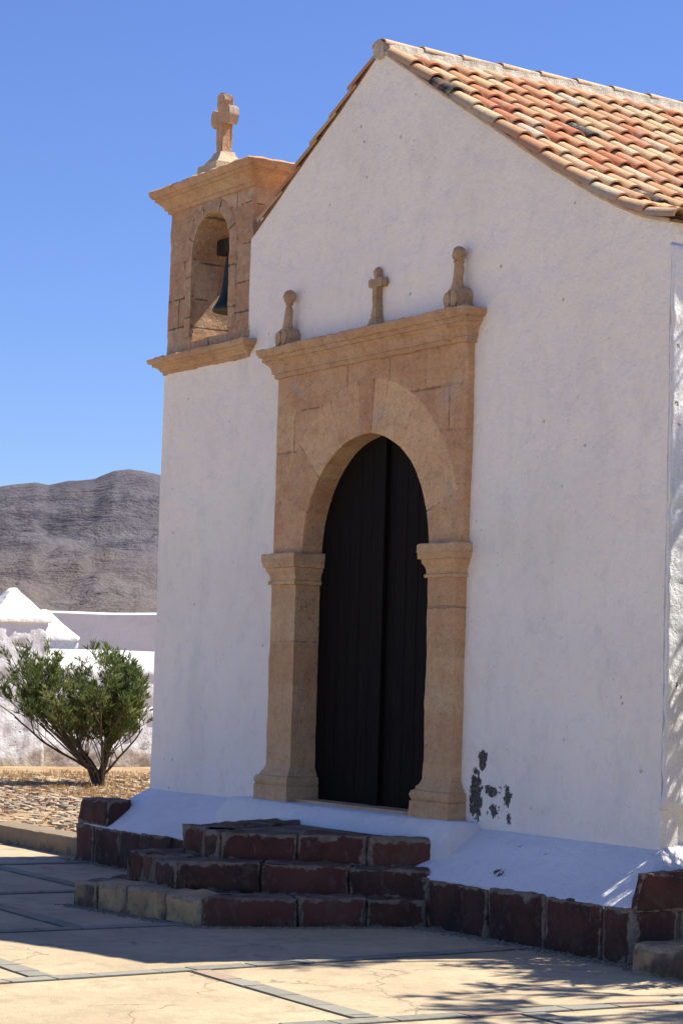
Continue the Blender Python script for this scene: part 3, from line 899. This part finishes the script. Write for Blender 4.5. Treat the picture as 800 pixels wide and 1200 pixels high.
spec = [(P1,-.02,.165,[[0,.3,.62,1],[0,.18,.42,.72,1],[0,.42,.72,1]],[((0,),red_m),((2,),red_m),((1,),tan_m)],50),
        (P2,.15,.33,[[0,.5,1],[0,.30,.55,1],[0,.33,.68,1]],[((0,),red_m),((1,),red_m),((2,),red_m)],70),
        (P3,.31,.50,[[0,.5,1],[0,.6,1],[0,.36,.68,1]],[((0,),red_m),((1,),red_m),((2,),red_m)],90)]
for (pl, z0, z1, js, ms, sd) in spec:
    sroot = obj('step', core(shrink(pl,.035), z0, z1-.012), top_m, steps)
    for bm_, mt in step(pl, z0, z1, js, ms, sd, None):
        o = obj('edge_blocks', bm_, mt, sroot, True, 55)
# loose tan block by the corner
bm = bmesh.new(); fl(bm,'edge'); fl(bm,'tint')
hexa(bm, [(0,0,-.02),(1.0,.08,-.02),(1.0,.62,-.02),(-.05,.55,-.02),(.01,.02,.155),(1.0,.10,.15),(1.0,.6,.16),(-.03,.53,.16)], .03, .025, .018, .3, 77)
o = obj('stone_block', bm, tan_m, None, True, 55); o.location = (3.60,-.63,0)
tag(o, 'weathered tan stone block lying on the paving at the right corner of the chapel', 'stone block')

# ---------------------------------------------------------------- ground
def mat_plaza():
    m = M('sandy_concrete', .93)
    n1 = m.noise(.9, 6, .6); n2 = m.noise(7, 6, .65, m.scale((1,1,1))); n3 = m.noise(90, 4)
    c = m.mix(m.ramp(n1, .35, .65), (.485,.385,.245), (.40,.315,.20))
    c = m.mix(m.ramp(n2, .46, .68, 0, .6), c, (.33,.26,.165))
    c = m.mix(m.ramp(m.noise(3.1, 8, .74, None, .8), .50, .64, 0, .6), c, (.30,.235,.155))
    c = m.mix(m.ramp(m.noise(45, 4, .6), .60, .7, 0, .6), c, (.25,.2,.15))
    c = m.mix(m.ramp(m.noise(16, 8, .75, None, .6), .56, .68, 0, .4), c, (.33,.26,.18))
    dv = m.N.new('ShaderNodeVectorMath'); dv.operation = 'ADD'
    nn = m.N.new('ShaderNodeTexNoise'); nn.inputs['Scale'].default_value = 2.5; nn.inputs['Detail'].default_value = 5; m.lk(m.P, nn.inputs['Vector'])
    sc3 = m.N.new('ShaderNodeVectorMath'); sc3.operation = 'SCALE'; sc3.inputs['Scale'].default_value = .55; m.lk(nn.outputs['Color'], sc3.inputs[0])
    m.lk(m.P, dv.inputs[0]); m.lk(sc3.outputs[0], dv.inputs[1])
    crk = m.ramp(m.voro(.75, 'DISTANCE_TO_EDGE', dv.outputs[0]), .002, .006, 1, 0)
    crk = m.math('MULTIPLY', crk, m.ramp(m.noise(.8, 2), .47, .55))
    c = m.mix(m.math('MULTIPLY', crk, .6), c, (.14,.11,.08))
    return m.done(c, m.bump(m.math('ADD', n2, m.math('MULTIPLY', n3, .35)), .012, .9))
plaza_m = mat_plaza()
def mat_desert():
    m = M('desert_ground', .95)
    n1 = m.noise(.02, 8, .6); n2 = m.noise(.9, 8, .65); n3 = m.noise(9, 6, .7)
    c = m.mix(m.ramp(n1, .35, .65), (.40,.29,.18), (.27,.19,.125))
    c = m.mix(m.ramp(n2, .45, .7, 0, .5), c, (.50,.38,.24))
    c = m.mix(m.ramp(n3, .5, .7, 0, .45), c, (.20,.14,.09))
    return m.done(c, m.bump(m.math('ADD', n2, n3), .04, .8))
desert_m = mat_desert()
def sheet(bm, x0,x1,y0,y1,z,n=1,mm=1):
    g = [[bm.verts.new((x0+(x1-x0)*i/n, y0+(y1-y0)*j/mm, z)) for j in range(mm+1)] for i in range(n+1)]
    for i in range(n):
        for j in range(mm): bm.faces.new((g[i][j], g[i+1][j], g[i+1][j+1], g[i][j+1]))
bm = bmesh.new(); sheet(bm, -5200, 5200, -5200, 5200, -.03)
kind(obj('ground', bm, desert_m))
bm = bmesh.new(); sheet(bm, -30, 16, -16, 14, 0, 4, 4)
kind(obj('plaza', bm, plaza_m))
# grey stone strips between the slabs
def mat_strip():
    m = M('grey_paving_stones', .9)
    t = m.attr('tint'); n = m.noise(18, 5, .65)
    c = m.mix(t, (.185,.175,.14), (.275,.26,.21))
    c = m.mix(m.ramp(t, .90, .93, 0, .6), c, (.36,.22,.15))
    c = m.mix(m.ramp(n, .45, .7, 0, .5), c, (.33,.28,.20))
    return m.done(c, m.bump(n, .006, .8))
bm = bmesh.new(); lt = fl(bm, 'tint'); gap = bmesh.new()
def strip(a, b, w=.115):
    a, b = V((*a,0)), V((*b,0)); d = b-a; L = d.length; d.normalize(); nn = V((-d.y,d.x,0))
    s = 0
    q = [a-nn*(w/2+.008), b-nn*(w/2+.008), b+nn*(w/2+.008), a+nn*(w/2+.008)]
    gap.faces.new([gap.verts.new((p.x,p.y,.003)) for p in q])
    while s < L:
        l = min(random.uniform(.18,.38), L-s)
        if l > .04:
            j = [random.uniform(-.006,.006) for _ in range(8)]
            c = [a+d*(s+.006+j[0])-nn*(w/2+j[4]), a+d*(s+l-.006+j[1])-nn*(w/2+j[5]), a+d*(s+l-.006+j[2])+nn*(w/2+j[6]), a+d*(s+.006+j[3])+nn*(w/2+j[7])]
            top = [bm.verts.new((p.x,p.y,.0075)) for p in c]; bot = [bm.verts.new((p.x,p.y,-.004)) for p in c]
            t = random.random()
            for v in top+bot: v[lt] = t
            bm.faces.new(top)
            for i in range(4): bm.faces.new((bot[i],bot[(i+1)%4],top[(i+1)%4],top[i]))
        s += l
XL = [-11.0,-8.95,-7.0,-5.05,-3.1,-1.02,.98,2.79,4.58,6.4,8.3,10.2]
for i, x in enumerate(XL):
    tilt = .11 if i == 7 else (.05 if 3 < i < 7 else 0)
    strip((x+tilt*(14-2.6), -14), (x-tilt*2.2, -.45 if x > -3.4 else -.30))
ph = {3:-1.9, 4:-1.32, 5:-2.43, 6:-3.49, 7:-2.72, 8:-2.0, 9:-2.6, 10:-1.7}
for i in range(len(XL)-1):
    y = ph.get(i, -1.5)
    xa = XL[i]; xb = XL[i+1]
    while y > -14:
        sh = .0
        if i in (6,7):
            ta = (.11 if i == 7 else .05)*(-y-2.6); tb = (.11 if i+1 == 7 else 0)*(-y-2.6)
        else: ta = tb = 0
        strip((xa+ta+.07, y), (xb+tb-.07, y-.06)); y -= 2.15
for i, y in ((8,-1.0+1.1),):
    pass
kind(obj('paving_strips', bm, mat_strip()))
kind(obj('paving_joint', gap, mat_simple('dark_joint', (.05,.045,.04), (.09,.08,.065), 20, .003)))
bm = bmesh.new(); rs = random.Random(8)
def pebble(x, y, r):
    n = 6; a0 = rs.uniform(0,6); h = r*rs.uniform(.4,.9)
    B = [bm.verts.new((x+r*rs.uniform(.7,1.2)*math.cos(a0+k*1.047), y+r*rs.uniform(.7,1.2)*math.sin(a0+k*1.047), .001)) for k in range(n)]
    T = [bm.verts.new((x+(v.co.x-x)*.6, y+(v.co.y-y)*.6, .001+h)) for v in B]
    bm.faces.new(T)
    for k in range(n): bm.faces.new((B[k], B[(k+1)%n], T[(k+1)%n], T[k]))
for _ in range(900): pebble(rs.uniform(1.4,3.6), -.46-abs(rs.gauss(0,.05)), rs.uniform(.004,.014))
for _ in range(350): pebble(rs.uniform(-3.6,-1.0), -.46-abs(rs.gauss(0,.05)), rs.uniform(.004,.014))
for _ in range(700):
    t = rs.random(); pebble(-.3+1.45*t, -1.98+.2*t-abs(rs.gauss(0,.04)), rs.uniform(.004,.012))
for _ in range(500):
    t = rs.random(); pebble(1.12+.42*t+abs(rs.gauss(0,.03)), -1.80+1.3*t, rs.uniform(.004,.012))
kind(obj('loose_grit', bm, mat_simple('grit', (.30,.235,.155), (.17,.135,.095), 30, .002)), 'stuff', 'fine loose grit lying along the foot of the plinth and steps')
# kerb and raised bed to the left
bm = bmesh.new(); fl(bm,'edge'); fl(bm,'tint')
x = -3.52; i = 0
while x > -24:
    L = random.uniform(1.8,2.4)
    hexa(bm, [(x-L+.003,-.335,-.02),(x,-.335,-.02),(x,-.05,-.02),(x-L+.006,-.05,-.02),(x-L+.006,-.325,.150),(x,-.325,.152),(x,-.05,.155),(x-L+.006,-.05,.155)], .05, .012, .005, None, i*2.2)
    x -= L; i += 1
kind(obj('kerb', bm, kerb_m, None, True, 50))
def mat_soil():
    m = M('dry_bed_soil', .95)
    n1 = m.noise(1.3, 6, .65); n2 = m.noise(14, 6, .7)
    c = m.mix(m.ramp(n1, .4, .62), (.41,.305,.175), (.33,.20,.10))
    c = m.mix(m.ramp(n2, .5, .68, 0, .6), c, (.20,.14,.09))
    return m.done(c, m.bump(n2, .03, 1))
bm = bmesh.new()
sheet(bm, -24, -3.47, -.06, 13, .118, 80, 50)
for v in bm.verts: v.co.z += .02*nz(v.co,.9)
kind(obj('raised_bed', bm, mat_soil(), None, True))
def mat_cobble():
    m = M('flat_field_stones', .9)
    t = m.attr('tint'); n = m.noise(16, 5, .65)
    c = m.grad(t, [(0,(.17,.14,.12)),(.25,(.27,.22,.165)),(.5,(.38,.29,.19)),(.8,(.48,.37,.23)),(1,(.36,.20,.11))])
    c = m.mix(m.ramp(n, .45, .7, 0, .4), c, (.46,.40,.30))
    return m.done(c, m.bump(n, .015, .8))
bm = bmesh.new(); lt = fl(bm, 'tint')
rs = random.Random(11); cnt = 0
for ix in range(138):
    for iy in range(72):
        x = -3.75-ix*.102+rs.uniform(-.04,.04); y = .06+iy*.102+rs.uniform(-.04,.04)
        if math.hypot(x+12.05, y-3.87) < .3 or rs.random() < .10+.35*max(0, nz((x,y,0),.55)+.1): continue
        if x < -15.2+.6*nz((x,y,3),.8): continue
        n = rs.randint(5,7); r = rs.uniform(.035,.068); a0 = rs.uniform(0,6.28); st = rs.uniform(.7,1.5); ro = rs.uniform(-.4,.4)
        h = .118+rs.uniform(.0,.026); t = rs.random(); tx, ty = rs.uniform(-.12,.12), rs.uniform(-.12,.12)
        T, B = [], []
        for k in range(n):
            a = a0+6.283*k/n; rr = r*rs.uniform(.8,1.15)
            u, w = rr*math.cos(a)*st, rr*math.sin(a)/st**.5
            px_, py_ = x+u*math.cos(ro)-w*math.sin(ro), y+u*math.sin(ro)+w*math.cos(ro)
            T.append(bm.verts.new((x+(px_-x)*.85, y+(py_-y)*.85, h+tx*(px_-x)+ty*(py_-y)))); B.append(bm.verts.new((px_, py_, .09)))
        for v in T+B: v[lt] = t
        bm.faces.new(T)
        for k in range(n): bm.faces.new((B[k], B[(k+1)%n], T[(k+1)%n], T[k]))
kind(obj('field_stones', bm, mat_cobble()), 'stuff', 'flat weathered stones laid close together in the raised bed by the bush')
# dry grass
def mat_leaf(name, a, b, c3, trans=.0):
    m = M(name, .6)
    t = m.attr('tint')
    c = m.grad(t, [(0,a),(.55,b),(1,c3)])
    m.b.inputs['Specular IOR Level'].default_value = .3
    tl = m.N.new('ShaderNodeBsdfTranslucent'); mx = m.N.new('ShaderNodeMixShader'); mx.inputs[0].default_value = .42
    m.lk(c, tl.inputs[0]); m.lk(m.b.outputs[0], mx.inputs[1]); m.lk(tl.outputs[0], mx.inputs[2]); m.lk(mx.outputs[0], m.N['Material Output'].inputs[0])
    return m.done(c)
dry_m = mat_leaf('dry_grass', (.36,.20,.08), (.46,.28,.12), (.52,.38,.19))
def blades(bm, lt, cx, cy, z, n, sp, h, rs):
    for _ in range(n):
        x, y = cx+rs.gauss(0,sp), cy+rs.gauss(0,sp); a = rs.uniform(0,6.28); hh = h*rs.uniform(.4,1.1); w = .006
        ln = rs.uniform(.1,.7)*hh; dx, dy = math.cos(a), math.sin(a)
        q = [(x-dy*w,y+dx*w,z),(x+dy*w,y-dx*w,z),(x+dx*ln*.4+dy*w*.7,y+dy*ln*.4-dx*w*.7,z+hh*.6),(x+dx*ln,y+dy*ln,z+hh),(x+dx*ln*.4-dy*w*.7,y+dy*ln*.4+dx*w*.7,z+hh*.6)]
        vs = [bm.verts.new(p) for p in q]; t = rs.random()
        for v in vs: v[lt] = t
        bm.faces.new(vs)
bm = bmesh.new(); lt = fl(bm,'tint'); rs = random.Random(3)
for _ in range(230):
    x = rs.uniform(-15.5,-9.5); y = 3.87+(x+12)*-.35+rs.gauss(0,.9)
    blades(bm, lt, x, y, .12, rs.randint(8,26), .12, .055, rs)
for _ in range(60): blades(bm, lt, rs.uniform(-15,-4), rs.uniform(.2,7), .12, 6, .05, .07, rs)
kind(obj('dry_grass', bm, dry_m), 'stuff', 'short orange dry grass between the stones round the bush')

# ---------------------------------------------------------------- shrubs
bark_m = mat_simple('grey_brown_bark', (.115,.085,.06), (.065,.05,.038), 30, .004)
leaf_m = mat_leaf('narrow_green_leaf', (.070,.100,.024), (.135,.175,.045), (.25,.28,.10))
leaf_m2 = mat_leaf('dry_twig_leaf', (.16,.11,.06), (.24,.17,.09), (.32,.24,.13))
def shrub(name, loc, H, stems, rs, leaf_len, per_twig, lean=(0,0), spread=1.0, trunk_r=.035, leafmat=leaf_m, lo=.35, twigs=3, label='', cat='bush', size=.47, rise=True, lw=.11, trunkname='trunk', limit=None):
    root = thing(name, label, cat, loc)
    tb = bmesh.new(); lb = bmesh.new(); lt = fl(lb,'tint')
    def leafq(p, d, L, t):
        d = d.normalized(); s = d.cross(V((rs.uniform(-1,1), rs.uniform(-1,1), rs.uniform(-.3,1)))).normalized()
        w = L*lw; up = s.cross(d).normalized()
        bend = up*(-.10*L*rs.random())
        q = [p, p+d*L*.45+s*w-up*w*.25, p+d*L+bend, p+d*L*.45-s*w-up*w*.25, p+d*L*.5+up*w*.15+bend*.2]
        vs = [lb.verts.new(a) for a in q]
        for v in vs: v[lt] = t
        lb.faces.new((vs[0], vs[1], vs[4])); lb.faces.new((vs[1], vs[2], vs[4])); lb.faces.new((vs[4], vs[2], vs[3])); lb.faces.new((vs[0], vs[4], vs[3]))
    def branch(p, d, L, r, depth, tone):
        n = 6; pts = [p.copy()]; q = p.copy(); dd = d.normalized()
        for i in range(n):
            if depth == 0 and i < 2 and rise: dd = V((0,0,1)).lerp(d.normalized(), (i+.9)/2.2).normalized()
            dd = (dd+V((rs.gauss(0,.09+.04*depth), rs.gauss(0,.09+.04*depth), rs.gauss(.04,.07)))).normalized()
            q = q+dd*(L/n); pts.append(q.copy())
        if limit and depth and not limit(V(loc)+pts[-1]): return
        r2 = r*.45
        tube(tb, pts, [r+(r2-r)*i/n for i in range(n+1)], 5 if depth else 7, False)
        if depth < 3:
            k = {0:5, 1:4, 2:twigs}[depth]
            for i in range(k):
                t = rs.uniform(.35,1.0) if depth else lo+(1-lo)*(i+.5*rs.random())/k
                j = min(n-1, int(t*n)); base = pts[j].lerp(pts[j+1], t*n-j)
                az = rs.uniform(0,6.283); out = V((math.cos(az), math.sin(az), rs.uniform(.15,.7)))
                nd = (dd*1.15+out*.85).normalized()
                branch(base, nd, L*size*rs.uniform(.77,1.23), r*.42, depth+1, tone+rs.gauss(0,.10))
        if depth >= 2:
            for i in range(per_twig):
                t = rs.uniform(.15,1.0)**.7; j = min(n-1, int(t*n)); base = pts[j].lerp(pts[j+1], t*n-j)
                az = rs.uniform(0,6.283)
                out = V((math.cos(az), math.sin(az), rs.uniform(-.1,.6)))
                leafq(base, dd*.9+out*.62, leaf_len*rs.uniform(.6,1.15), min(1, max(0, tone+rs.gauss(0,.18))))
    for (az, el, L) in stems:
        d = V((math.cos(az)*math.cos(el)*spread+lean[0], math.sin(az)*math.cos(el)*spread+lean[1], math.sin(el)))
        branch(V((rs.uniform(-.05,.05), rs.uniform(-.05,.05), -.03)), d, L*H, trunk_r*rs.uniform(.6,1.1), 0, rs.uniform(.3,.65))
    obj(trunkname, tb, bark_m, root, True)
    c = obj('crown', lb, leafmat, root, False)
    return root
rs = random.Random(21)
A = math.atan2(-.853,-.522)     # image-left in the plan
st = [(A+.1, math.radians(20), .86), (A-.2, math.radians(30), .90), (A+.2, math.radians(40), .92), (A-.5, math.radians(26), .80), (A+.6, math.radians(28), .78), (A+math.pi, math.radians(40), .56), (A+math.pi-.3, math.radians(62), .72)]
for k in range(15):
    st.append((A+rs.uniform(-3.14,3.14), math.radians(rs.uniform(30,76)), rs.uniform(.64,.82)))
def dome(p):
    q = V(((p.x+12.38)/1.38, (p.y-3.42)/1.38, (p.z-.98)/.95))
    return q.length < 1.0
shrub('oleander_bush', (-12.1,3.87,.12), 1.64, st, rs, .088, 12, label='round green narrow leaved bush growing from the stony bed left of the chapel', cat='bush', trunk_r=.020, twigs=4, lo=.24, lw=.085, limit=dome)
# tree close to the sunlit side wall: only its shadow and a few leaf tips reach the picture
rs = random.Random(9)
def keep(p):
    if p.x < 3.22: return False
    q = V((p.x-12.86, p.y+8.10, 0)); depth = -q.x*.8526+q.y*.5225; rr = q.x*.5225+q.y*.8526
    return rr/depth > .158
st = [(rs.uniform(0,6.28), math.radians(rs.uniform(80,88)), rs.uniform(.74,.84)) for _ in range(5)]
shrub('leafy_tree', (4.35,2.75,0), 6.0, st, rs, .22, 7, label='tall slender leafy tree standing beyond the sunlit side wall', cat='tree', trunk_r=.07, lo=.62, limit=keep, spread=1.0, size=.30)

rs = random.Random(17)
st = [(rs.uniform(0,6.28), math.radians(rs.uniform(48,85)), rs.uniform(.5,.75)) for _ in range(16)]
shrub('leafy_shrub', (3.75,.78,0), 2.5, st, rs, .14, 11, label='dense leafy green shrub against the foot of the sunlit side wall', cat='shrub', trunk_r=.022, lo=.3, limit=keep, spread=.8)

# ---------------------------------------------------------------- boundary wall
bw = thing('boundary_wall', 'long rough whitewashed boundary wall with pointed pillars behind the bush', 'wall', (-17.5,4,0))
def rel(*p): return p
bm = bmesh.new()
W0, W1 = -7.0, 16.0
ysr = lin(W0, W1, 330); prev = None
for y in ysr:
    hh = .02*nz((y,0,0),.8)
    sec = [(.0,-.02)] + [(.0, .12+1.43*i/26) for i in range(27)] + [(-.05,1.62+hh),(-.22,1.80+hh),(-.30,1.84+hh),(-.38,1.80+hh),(-.55,1.55+hh),(-.55,-.02)]
    cur = []
    for k, (x, z) in enumerate(sec):
        bulge = .03*fbm((0,y,z), 2.6, 4)+.022*fbm((5,y,z),9,3) if (x > -.2) else 0
        cur.append(bm.verts.new((x+bulge, y, z)))
    if prev:
        for i in range(len(cur)-1): bm.faces.new((prev[i], prev[i+1], cur[i+1], cur[i]))
    else: bm.faces.new(cur)
    prev = cur
bm.faces.new(prev[::-1])
obj('wall_body', bm, rough_white, bw, True)
def pillar(y0, y1, x0, x1, zt, za):
    bm = bmesh.new()
    xm, ym = (x0+x1)/2, (y0+y1)/2
    loft(bm, [(x0,x1,y0,y1,0),(x0,x1,y0,y1,zt)], .05, False)
    for v in bm.verts:
        d = .028*fbm(tuple(v.co), 3.2, 4)+.018*fbm(tuple(v.co),11,3)
        v.co += V(((1 if v.co.x > xm else -1)*d*(abs(v.co.x-xm) > .9*(x1-xm)), (1 if v.co.y > ym else -1)*d*(abs(v.co.y-ym) > .9*(y1-ym)), 0))
    o1 = obj('pillar', bm, rough_white, bw, True)
    bm = bmesh.new()
    loft(bm, [(x0-.03,x1+.03,y0-.03,y1+.03,zt-.06),(x0-.035,x1+.035,y0-.035,y1+.035,zt),(x0+.18*(x1-x0),x1-.18*(x1-x0),y0+.18*(y1-y0),y1-.18*(y1-y0),zt+.42*(za-zt)),(xm-.04,xm+.04,ym-.04,ym+.04,za)], .05)
    rough(bm, .012, 4, y0)
    obj('pillar_cap', bm, white_m, o1, True, 60)
pillar(.66, 1.50, -.62, .14, 2.25, 2.69)
pillar(2.05, 2.85, -2.6, -1.8, 2.04, 2.46)
pillar(10.0, 10.8, -.62, .14, 2.30, 2.72)
# far white wall and building in shade
fb = thing('distant_wall', 'long pale whitewashed wall in shade far beyond the boundary wall', 'wall', (-45,21,0))
bm = bmesh.new()
n = 60
Lh = 14
sec = []
for i in range(n+1):
    s = -Lh+2*Lh*i/n
    x, y = .5225*s, .8526*s
    h = 3.30+.05*math.sin(s*.25)+.03*nz((s,0,0),.5)
    sec.append([bm.verts.new((x+ox, y+oy, z)) for ox, oy, z in ((0,0,-.1),(0,0,h-.06),(-.10,.06,h),(-.34,.2,h),(-.42,.25,h-.06),(-.42,.25,-.1))])
for a, b in zip(sec, sec[1:]):
    for i in range(5): bm.faces.new((a[i], a[i+1], b[i+1], b[i]))
bm.faces.new(sec[0]); bm.faces.new(sec[-1][::-1])
obj('wall_body', bm, white_m, fb)
bm = bmesh.new()      # earth bank behind the boundary wall
sheet(bm, -60, -19, -10, 45, 0, 40, 50)
for v in bm.verts:
    k = min(1, max(0, (-19-v.co.x)/8))
    v.co.z = -.05+1.5*k*k*(3-2*k)+.1*nz(v.co,.2)*k
kind(obj('earth_bank', bm, desert_m, None, True))

# ---------------------------------------------------------------- mountain
CAMP = V((12.8596, -8.0993, 1.43897))
def mat_mountain():
    m = M('volcanic_mountain', .95)
    big = m.noise(.004, 8, .62); st_ = m.noise(.0065, 8, .66, m.scale((1,1,7)), .5); n3 = m.noise(.05, 7, .72)
    n4 = m.noise(.16, 5, .7)
    c = m.mix(m.ramp(big, .38, .62), (.125,.114,.130), (.175,.158,.165))
    c = m.mix(m.ramp(st_, .50, .64, 0, .6), c, (.085,.075,.085))
    led = m.noise(.0035, 5, .6, m.scale((1,1,6)), .3)
    c = m.mix(m.ramp(m.math('ABSOLUTE', m.math('SUBTRACT', led, .5)), 0, .02, .6, 0), c, (.045,.042,.055))
    c = m.mix(m.ramp(n3, .5, .68, 0, .5), c, (.18,.16,.145))
    c = m.mix(m.ramp(m.noise(.45, 4, .7), .52, .62, 0, .5), c, (.06,.055,.06))
    c = m.mix(m.ramp(n4, .56, .70, 0, .4), c, (.08,.068,.072))
    X, Y, Z = m.sepxyz()
    low = m.ramp(m.math('ADD', Z, m.math('MULTIPLY', m.math('SUBTRACT', big, .5), 120)), 25, 95, .75, 0)
    c = m.mix(low, c, (.185,.143,.122))
    return m.done(c, m.bump(m.math('ADD', st_, m.math('MULTIPLY', n3, .6)), 20, .9))
f_, yaw_, pit_, rol_ = 2648.9, -1.02113502, .07579665, .0292605
prof_px = [(-900,640),(-500,600),(-250,590),(-120,592),(-40,580),(0,571),(20,568),(40,564),(55,567),(80,561),(110,558),(122,552),(132,547),(150,544),(165,545),(178,548),(192,551),(260,565),(420,600),(700,590),(1200,640),(2000,650)]
def prof_h(px):
    for (a,ya),(b,yb) in zip(prof_px, prof_px[1:]):
        if px <= b: return (793-(ya+(yb-ya)*(px-a)/(b-a)))/f_
    return .05
fw = V((math.sin(yaw_), math.cos(yaw_), 0)); rt = V((math.cos(yaw_), -math.sin(yaw_), 0))
bm = bmesh.new(); g = []
NU, NV = 520, 150
for i in range(NU+1):
    px = -700+1500*i/NU if True else 0
    e = 1
    th = (px-400)/f_
    row = []
    for j in range(NV+1):
        t = j/NV
        D = 520+2500*t
        p = CAMP+fw*D+rt*(th*D)
        tr = (D-520)/(2000-520)
        if tr <= 1:
            s = .16*tr+.84*tr**1.75
            # benches of lava strata
            s += .012*math.sin(s*38+2.5*nz((p.x,p.y,0),.0022))*min(1, 4*(1-s))
        else: s = 1-.9*(tr-1)**1.2
        Hh = prof_h(px)*2000
        env = max(0, min(1, 4*tr))*(max(0, min(1, (1-s)*4.5)) if tr <= 1 else .3)
        z = Hh*s + env*(26*fbm((p.x,p.y,0), .0034, 6) - 30*abs(fbm((p.x,p.y,5), .0050, 5))) + 5.0*env*fbm((p.x,p.y,2), .022, 4)
        if tr > .9: z += 1.2*fbm((p.x,p.y,9), .03, 3)
        row.append(bm.verts.new((p.x, p.y, z-.5+1.4*max(0,s))))
    g.append(row)
for i in range(NU):
    for j in range(NV): bm.faces.new((g[i][j], g[i+1][j], g[i+1][j+1], g[i][j+1]))
kind(obj('mountain', bm, mat_mountain(), None, True))

# ---------------------------------------------------------------- camera, light, sky
cam = bpy.data.objects.new('Camera', bpy.data.cameras.new('Camera')); link(cam)
F = V((math.sin(yaw_)*math.cos(pit_), math.cos(yaw_)*math.cos(pit_), math.sin(pit_)))
r_ = V((math.cos(yaw_), -math.sin(yaw_), 0)); u_ = r_.cross(F)
c_, s_ = math.cos(rol_), math.sin(rol_)
rr, uu = r_*c_+u_*s_, -r_*s_+u_*c_
cam.matrix_world = Matrix(((rr.x,uu.x,-F.x,CAMP.x),(rr.y,uu.y,-F.y,CAMP.y),(rr.z,uu.z,-F.z,CAMP.z),(0,0,0,1)))
cam.data.sensor_fit = 'VERTICAL'; cam.data.sensor_height = 36; cam.data.lens = f_/1200*36
cam.data.clip_start = .1; cam.data.clip_end = 12000
sc.camera = cam
S = V((.155,.68,1.0)).normalized()
ld = bpy.data.lights.new('sun', 'SUN'); ld.energy = 5.0; ld.angle = math.radians(.5); ld.color = (1,.945,.84)
sun = bpy.data.objects.new('sun', ld); link(sun); sun.rotation_euler = S.to_track_quat('Z','Y').to_euler()
w = bpy.data.worlds.new('World'); sc.world = w; w.use_nodes = True
nt = w.node_tree; bg = nt.nodes['Background']
sky = nt.nodes.new('ShaderNodeTexSky'); sky.sky_type = 'NISHITA'; sky.sun_disc = False
sky.sun_elevation = math.asin(S.z); sky.sun_rotation = math.atan2(S.x, S.y)
sky.altitude = 0; sky.air_density = 1.0; sky.dust_density = .1; sky.ozone_density = 5.0
hs = nt.nodes.new('ShaderNodeHueSaturation'); hs.inputs['Saturation'].default_value = 1.0; hs.inputs['Hue'].default_value = .506
tn = nt.nodes.new('ShaderNodeMix'); tn.data_type = 'RGBA'; tn.blend_type = 'MULTIPLY'; tn.inputs[0].default_value = 1; tn.inputs[7].default_value = (.93,1.05,1.42,1)
nt.links.new(sky.outputs[0], hs.inputs['Color']); nt.links.new(hs.outputs[0], tn.inputs[6]); nt.links.new(tn.outputs[2], bg.inputs[0]); bg.inputs[1].default_value = .058
sc.view_settings.view_transform = 'Standard'; sc.view_settings.look = 'None'
sc.view_settings.gamma = 1; sc.view_settings.exposure = .88; sc.view_settings.use_curve_mapping = False
sc.render.engine = 'CYCLES'
